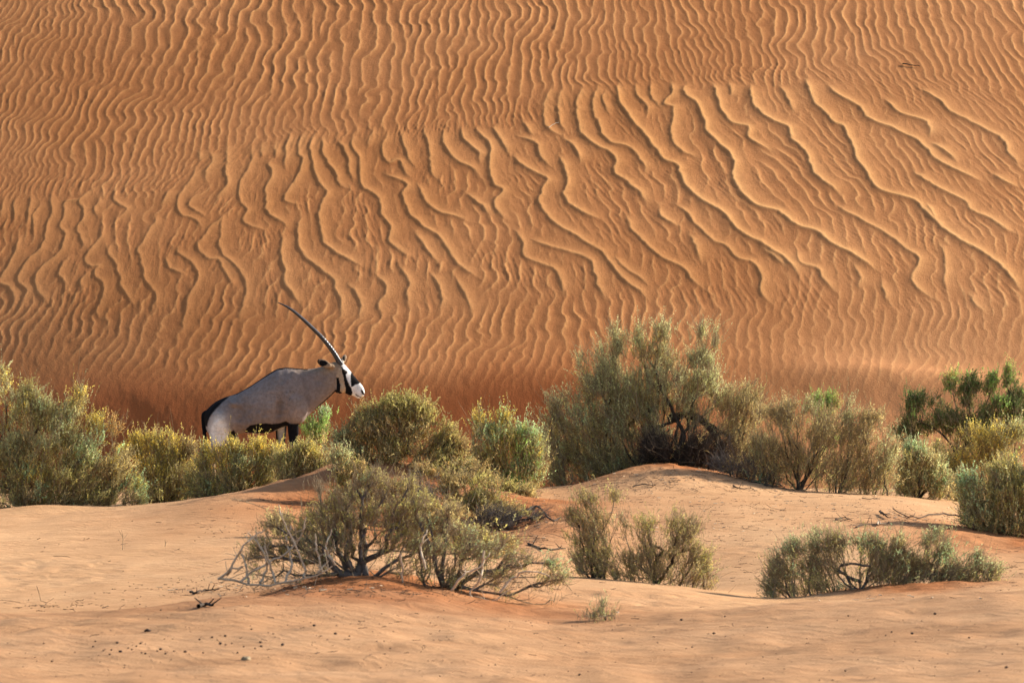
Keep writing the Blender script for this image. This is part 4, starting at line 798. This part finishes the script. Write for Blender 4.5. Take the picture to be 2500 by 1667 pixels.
    mixin(BLK, ss(-2, 2, sd(f5([(1052, 680), (1130, 700), (1230, 830), (1275, 920), (1240, 945), (1150, 968), (1090, 1020), (1055, 1022), (1048, 900), (1040, 760)]))))
    mixin(BLK*2, ss(-2, 1, sd(f5([(1295, 1085), (1325, 1105), (1372, 1185), (1385, 1210), (1350, 1215), (1308, 1185), (1288, 1130)]))))
    mixin(np.array([.05, .03, .025]), ss(5, 2.5, line(f5([(1150, 1195), (1210, 1235), (1290, 1275), (1340, 1262)]))))
    # ears
    ne = (yy < -.075) & (U < 1262) & (Vv < 705); mixin(TAN, ne*1.0)
    mixin(BLK, ne*ss(-2, 3, sd(f5([(300, 400), (360, 380), (440, 395), (490, 430), (500, 475), (450, 505), (350, 545), (300, 515), (292, 450)]))))
    mixin(BLK, ne*ss(1155, 1143, U)); fe = (yy > .07) & (Vv < 648); mixin(CREAM*1.1, fe*1.0)
    mixin(BLK, fe*ss(-1, 2, sd(f5([(845, 300), (880, 290), (895, 330), (890, 400), (855, 400)]))))
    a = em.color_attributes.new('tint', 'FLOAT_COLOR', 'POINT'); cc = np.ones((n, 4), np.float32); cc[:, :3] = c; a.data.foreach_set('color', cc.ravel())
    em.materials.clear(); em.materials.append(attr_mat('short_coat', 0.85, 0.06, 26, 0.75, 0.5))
    b = bpy.data.objects.new('body', em); col.objects.link(b); b.parent = root
    # horns with rings on the lower part
    mh, nn, bb = new_mat('horn_keratin', 0.28, 0.6); gg = nd(nn, 'ShaderNodeNewGeometry').outputs['Position']
    nn.links.new(ramp(nn, noise_node(nn, gg, 30, 3), [(0.3, (0.012, 0.010, 0.010)), (0.7, (0.05, 0.038, 0.030))]), bb.inputs['Base Color'])
    for s_, o in ((-1, (0, 0)), (1, (9, 3))):
        pts = np.array([(1338, 668), (1312, 628), (1275, 566), (1225, 497), (1165, 427), (1095, 358), (1010, 278), (930, 210), (865, 166), (797+(20 if s_ > 0 else 0), 133+(14 if s_ > 0 else 0))], float)
        a = catmull(pts, 14); m = len(a); t = np.linspace(0, 1, m); y = s_*(.028+.085*t**1.3)
        r = .0335*(1-t)**0.52*(1-0.22*t)+.0025; ringz = np.sin(t*2*np.pi*30); r = r*(1+.075*np.clip(ringz, -0.4, 1)*ss(.55, .40, t)); seg = 14; Vh = []; Fh = []
        cen = np.array([W(q[0]+o[0]*tt, q[1]+o[1], yv) for q, yv, tt in zip(a, y, t)])
        for i in range(m):
            d = unit(cen[min(i+1, m-1)]-cen[max(i-1, 0)]); s1 = unit(np.cross(d, [0, 1, 0])); s2 = np.cross(d, s1)
            Vh += [cen[i]-org+(s1*math.cos(g)+s2*math.sin(g))*r[i] for g in np.arange(seg)*2*np.pi/seg]
        for i in range(m-1):
            for k in range(seg): k2 = (k+1) % seg; Fh.append((i*seg+k, i*seg+k2, (i+1)*seg+k2, (i+1)*seg+k))
        mesh_np('horn', np.array(Vh), np.array(Fh), mh, root, smooth=True)
    me_, ne_, be_ = new_mat('eye_gloss', 0.05, 0.8); be_.inputs['Base Color'].default_value = (.012, .008, .006, 1)
    for s_ in (-1, 1):
        V = []; F = []; N = 10; c0 = W(1366, 714, s_*.0835)-org
        for i in range(N+1):
            for k in range(2*N): f = math.pi*i/N; g = math.pi*k/N; V.append(c0+.0155*np.array([math.sin(f)*math.cos(g), math.sin(f)*math.sin(g), math.cos(f)]))
        for i in range(N):
            for k in range(2*N): k2 = (k+1) % (2*N); F.append((i*2*N+k, (i+1)*2*N+k, (i+1)*2*N+k2, i*2*N+k2))
        mesh_np('eye', np.array(V), np.array(F), me_, root, smooth=True)
build_oryx()


# ------------------------------------------------------------------ litter, droppings, sticks
def gpt(px, py):
    """first ground hit of the sight line through a photo pixel, used only to read off where a thing lies"""
    Y = np.arange(32, 84, 0.05); x = (px-1250)/K*Y; z = -(py-833.5)/K*Y; g = ground_z(x, Y); h = g >= z
    if not h.any(): return gpt(px, py+4)
    i = int(np.argmax(h)); return np.array([x[i], Y[i], g[i]])
def build_litter():
    r = np.random.default_rng(77)
    # loose twig litter, uncountable
    A, B, ra = [], [], []
    zones = [((1450, 1210, 300, 22), 90), ((1700, 1290, 330, 60), 240), ((1900, 1230, 380, 30), 150), ((2230, 1270, 190, 26), 170), ((1280, 1300, 70, 60), 160), ((1150, 1330, 90, 30), 80), ((1820, 1150, 120, 20), 130), ((1650, 1165, 130, 22), 110), ((640, 1440, 220, 16), 150),
             ((1000, 1400, 260, 40), 170), ((700, 1230, 140, 26), 90), ((1850, 1380, 200, 50), 120), ((2440, 1380, 80, 50), 90), ((900, 1560, 900, 70), 70), ((250, 1340, 250, 70), 20), ((1500, 1190, 160, 14), 120), ((1900, 1195, 140, 10), 110), ((1200, 1300, 160, 30), 150), ((900, 1330, 200, 40), 120), ((1000, 1440, 330, 20), 260), ((700, 1410, 160, 14), 120), ((560, 1300, 100, 30), 30), ((150, 1480, 150, 8), 50)]
    for (cx, cy, rx, ry), k in zones:
        for _ in range(k):
            q = gpt(cx+r.normal()*rx*.6+r.choice([-1, 0, 1])*30, cy+r.normal()*ry*.6); L = .015+.10*r.random()**2.2+(.18 if r.random() < .05 else 0); a = r.random()*6.28
            d = np.array([math.cos(a), math.sin(a), 0]); p = q+np.array([0, 0, .006]); st = 3
            for j in range(st):
                d2 = unit(d+r.normal(size=3)*np.array([.35, .35, .12])); e = p+d2*L/st; e[2] = max(e[2], float(ground_z(e[0], e[1]))+.004); A.append(p); B.append(e); ra.append(r.uniform(.0010, .0028)); p = e; d = d2
    ra = np.array(ra); V, F = tubes(np.array(A), np.array(B), ra, ra*.8, 5)
    tag(mesh_np('twig_litter', V, F, M_bark), 'broken dark twigs littering the sand around the bushes', 'twig litter', kind='stuff')
    # pale litter
    A, B, ra = [], [], []
    for (cx, cy, rx, ry), k in zones[:9]+[((1750, 1330, 250, 50), 60), ((2150, 1460, 250, 8), 60)]:
        for _ in range(k//4):
            q = gpt(cx+r.normal()*rx*.6, cy+r.normal()*ry*.6); a = r.random()*6.28; L = r.uniform(.015, .06); A.append(q+np.array([0, 0, .008])); B.append(q+np.array([math.cos(a)*L, math.sin(a)*L, .012])); ra.append(r.uniform(.003, .006))
    ra = np.array(ra); V, F = tubes(np.array(A), np.array(B), ra, ra*.6, 5)
    tag(mesh_np('straw_litter', V, F, M_pale), 'pale dry straw bits scattered over the right hand sand', 'straw litter', kind='stuff')
    # grit and crumbs lying on the near and middle sand
    cen, rad_ = [], []
    for (x0, x1, y0, y1), k in (((0, 2500, 1500, 1660), 900), ((300, 1500, 1440, 1530), 420), ((1450, 2400, 1215, 1400), 520), ((0, 560, 1400, 1500), 160), ((700, 1330, 1290, 1450), 260)):
        for _ in range(k):
            q = gpt(r.uniform(x0, x1), r.uniform(y0, y1)); q[:2] += r.normal(size=2)*.05; q[2] = float(ground_z(q[0], q[1])); cen.append(q); rad_.append(.0022+.0065*r.random()**4)
    cen = np.array(cen); rad_ = np.array(rad_)[:, None, None]; octa = np.array([[1, 0, 0], [0, 1, 0], [-1, 0, 0], [0, -1, 0], [0, 0, .8], [0, 0, -.6]], float)
    V = cen[:, None]+octa[None]*rad_*(.7+.6*r.random((len(cen), 6, 1))); f = np.array([[0, 1, 4], [1, 2, 4], [2, 3, 4], [3, 0, 4], [1, 0, 5], [2, 1, 5], [3, 2, 5], [0, 3, 5]])
    F = (f[None]+(np.arange(len(cen))*6)[:, None, None]).reshape(-1, 3)
    tag(mesh_np('sand_grit', V.reshape(-1, 3), F, M_dung), 'dark grit and plant crumbs sprinkled over the sand', 'grit', kind='stuff')
    # individual fallen sticks
    def stick(name, label, pts, rad, mat, lift=.012, group='fallen sticks on the sand', onpt=gpt):
        w3 = np.array([onpt(a, b)+np.array([0, 0, lift]) for a, b in pts])
        if onpt is gpt:
            ym = float(np.median(w3[:, 1]))
            for i_, (a, b) in enumerate(pts):
                if abs(w3[i_, 1]-ym) > 1.2: x_ = (a-1250)/K*ym; w3[i_] = (x_, ym, float(ground_z(x_, ym))+lift)
        w3 = w3+0; w3 = catmull(w3, 4); w3[:, 2] += np.abs(r.normal(size=len(w3)))*.006
        rr = np.linspace(rad, rad*.5, len(w3)); A = list(w3[:-1]); B = list(w3[1:]); RA = list(rr[:-1]); RB = list(rr[1:])
        for _ in range(3 if onpt is gpt else 0):
            i = r.integers(1, len(w3)-1); d = unit(r.normal(size=3)+np.array([0, 0, .9])); L = r.uniform(.04, .12); A.append(w3[i]); B.append(w3[i]+d*L); RA.append(rad*.45); RB.append(rad*.2)
        org = w3[0].copy(); V, F = tubes(np.array(A)-org, np.array(B)-org, np.array(RA), np.array(RB), 6)
        o = mesh_np(name, V, F, mat, smooth=True); o.location = org; tag(o, label, 'stick', group); return o
    stick('stick', 'short dark forked stick on the open right hand sand', [(2148, 1255), (2160, 1262), (2168, 1268)], .012, M_bark, .02)
    stick('stick', 'long thin brown root reaching left from the big shrub at the right edge', [(2390, 1255), (2330, 1262), (2280, 1258), (2230, 1268), (2180, 1275)], .010, M_bark)
    stick('stick', 'dark curved twig just below the brown fan shaped shrub', [(2105, 1218), (2125, 1222), (2148, 1221)], .006, M_bark)
    stick('stick', 'dark stick lying in the litter left of the big right edge shrub', [(2090, 1290), (2110, 1284), (2135, 1282)], .009, M_bark)
    stick('stick', 'dark short stick lying left on the open sand below the tallest shrub', [(2040, 1272), (2058, 1268), (2080, 1273)], .008, M_bark)
    stick('stick', 'dark root along the mound edge below the tallest shrub', [(1545, 1192), (1575, 1187), (1600, 1190)], .008, M_bark)
    stick('stick', 'dark root between the tallest shrub and the brown fan shrub', [(1790, 1190), (1810, 1196), (1840, 1196)], .009, M_bark)
    stick('stick', 'dark bent root ending at the foot of the brown fan shrub', [(1850, 1175), (1880, 1190), (1905, 1186)], .012, M_bark)
    stick('stick', 'long dark root down the side of the central red mound', [(1270, 1215), (1310, 1240), (1345, 1275), (1370, 1300)], .014, M_bark)
    stick('stick', 'dark root high on the right side of the central red mound', [(1180, 1260), (1215, 1275), (1260, 1282), (1290, 1300)], .012, M_bark)
    stick('stick', 'dark curved root low on the central red mound face', [(1010, 1240), (1050, 1248), (1090, 1243), (1120, 1255)], .009, M_bark)
    stick('stick', 'dark branch lying in the shade under the domed central shrub', [(900, 1200), (940, 1190), (990, 1195)], .012, M_bark)
    stick('stick', 'thick dark branch lying between the central mound and the sparse brown bush', [(1290, 1330), (1330, 1345), (1380, 1342)], .013, M_bark)
    stick('stick', 'grey root left of the front bush, half buried on its mound', [(465, 1468), (480, 1452), (500, 1446), (535, 1443)], .011, M_bark)
    stick('stick', 'dark chunk of root on the near mound below the front bush', [(485, 1486), (500, 1480), (520, 1482)], .018, M_bark)
    stick('stick', 'bleached white stick on the sand above the grey right hand bush', [(2142, 1285), (2145, 1278), (2150, 1284)], .010, M_pale, .02)
    def dpt(px, py):
        x, y = pix_to_dune(np.array([px]), np.array([py])); return np.array([x[0], y[0], float(dune_base(x, y)[0])])
    stick('stick', 'dark stick lying alone high on the rippled dune at the right', [(2204, 160), (2222, 163), (2246, 166)], .012, M_bark, .025, 'sticks on the dune', dpt)
    stick('stick', 'pale straw stem lying on a ripple crest of the dune', [(1340, 318), (1352, 310), (1364, 305)], .006, M_pale, .04, 'sticks on the dune', dpt)
    # droppings
    drops = [(233, 1568), (227, 1579), (107, 1572), (286, 1572), (313, 1583), (322, 1586), (333, 1580), (343, 1573), (346, 1594), (355, 1596), (384, 1590), (392, 1586), (404, 1599), (425, 1590), (452, 1592), (496, 1594), (518, 1560), (538, 1573), (550, 1555), (551, 1575), (566, 1571), (580, 1594), (595, 1579), (623, 1585), (636, 1570), (638, 1580), (690, 1576), (614, 1537),
             (127, 1615), (819, 1548), (853, 1553), (487, 1562), (767, 1528), (1664, 1515), (1770, 1505), (2071, 1504), (2177, 1545), (2366, 1558), (2457, 1630), (2064, 1638), (1690, 1580), (1743, 1547), (2227, 1548), (1415, 1650), (2283, 1500), (268, 1599), (294, 1592), (272, 1587)]
    import bmesh
    bm = bmesh.new(); bmesh.ops.create_icosphere(bm, subdivisions=2, radius=1); 
    for v in bm.verts: v.co *= 1+.12*math.sin(7*v.co.x+3*v.co.y)+.06*math.sin(13*v.co.z); v.co.z *= .8
    me = bpy.data.meshes.new('dropping'); bm.to_mesh(me); bm.free(); me.materials.append(M_dung); me.polygons.foreach_set('use_smooth', [True]*len(me.polygons))
    for i, (a, b) in enumerate(drops):
        p = gpt(a, b); o = bpy.data.objects.new('dropping', me); s = .006+.006*r.random()**2; o.scale = (s*1.2, s, s); o.rotation_euler = (0, 0, r.random()*6); o.location = (p[0], p[1], p[2]+s*.6); col.objects.link(o)
        zones = ((290, 'in the sparse leftmost part of the lower left scatter'), (365, 'in the tight cluster just below the dark crumbly clod'), (460, 'in the loose row right of the dark crumbly clod'), (560, 'in the middle of the lower left scatter'),
                 (700, 'in the dense right hand part of the lower left scatter'), (1000, 'on the near sand below the twin trunks of the front bush'), (1900, 'on the near sand below the sparse brown bush'), (2600, 'on the near sand below the wide low grey bush'))
        zt = next(t for lim, t in zones if a < lim); tag(o, 'small round dark dropping '+zt, 'dropping', 'droppings '+zt)
    def clod(name, label, px, py, s, mat, cat):
        p = gpt(px, py); bm = bmesh.new(); bmesh.ops.create_icosphere(bm, subdivisions=3, radius=1)
        for v in bm.verts:
            k = 1+.35*float(N1(v.co.x*2+px, v.co.y*2+v.co.z*2))+.15*float(N2(v.co.x*5, v.co.z*5+py)); v.co *= k*s; v.co.z *= .65
        m = bpy.data.meshes.new(name); bm.to_mesh(m); bm.free(); m.materials.append(mat); m.polygons.foreach_set('use_smooth', [True]*len(m.polygons))
        o = bpy.data.objects.new(name, m); o.location = (p[0], p[1], p[2]+s*.2); col.objects.link(o); tag(o, label, cat)
    clod('clod', 'dark crumbly clod on the near sand left of centre, largest of the dark specks', 361, 1542, .022, M_dung, 'clod')
    clod('clod', 'pale brown clod with straw at the bottom of the picture, left of centre', 601, 1612, .030, M_twig, 'clod')
    clod('stone', 'pale stone at the foot of the tiny sprig', 1507, 1495, .012, M_stone, 'stone')
    # dry sprigs on the left sand
    for (px, py, h, lab) in ((299, 1342, .20, 'thin dry sprig standing alone on the pale sand at left'), (578, 1338, .08, 'short dry stalk on the pale sand left of the front bush'), (403, 1335, .07, 'single short dry stalk between the two other stalks on the pale sand')):
        p = gpt(px, py); A = [np.zeros(3)]; B = [np.array([.005, 0, h*.6])]; ra = [.0035]
        for _ in range(4): d = unit(r.normal(size=3)*.6+np.array([0, 0, 1.]))*h*.45; A.append(B[0]*r.uniform(.7, 1)); B.append(A[-1]+d); ra.append(.002)
        ra = np.array(ra); V, F = tubes(np.array(A), np.array(B), ra, ra*.6, 5); o = mesh_np('dry_sprig', V, F, M_twig); o.location = p; tag(o, lab, 'dry plant', 'dry sprigs')
build_litter()
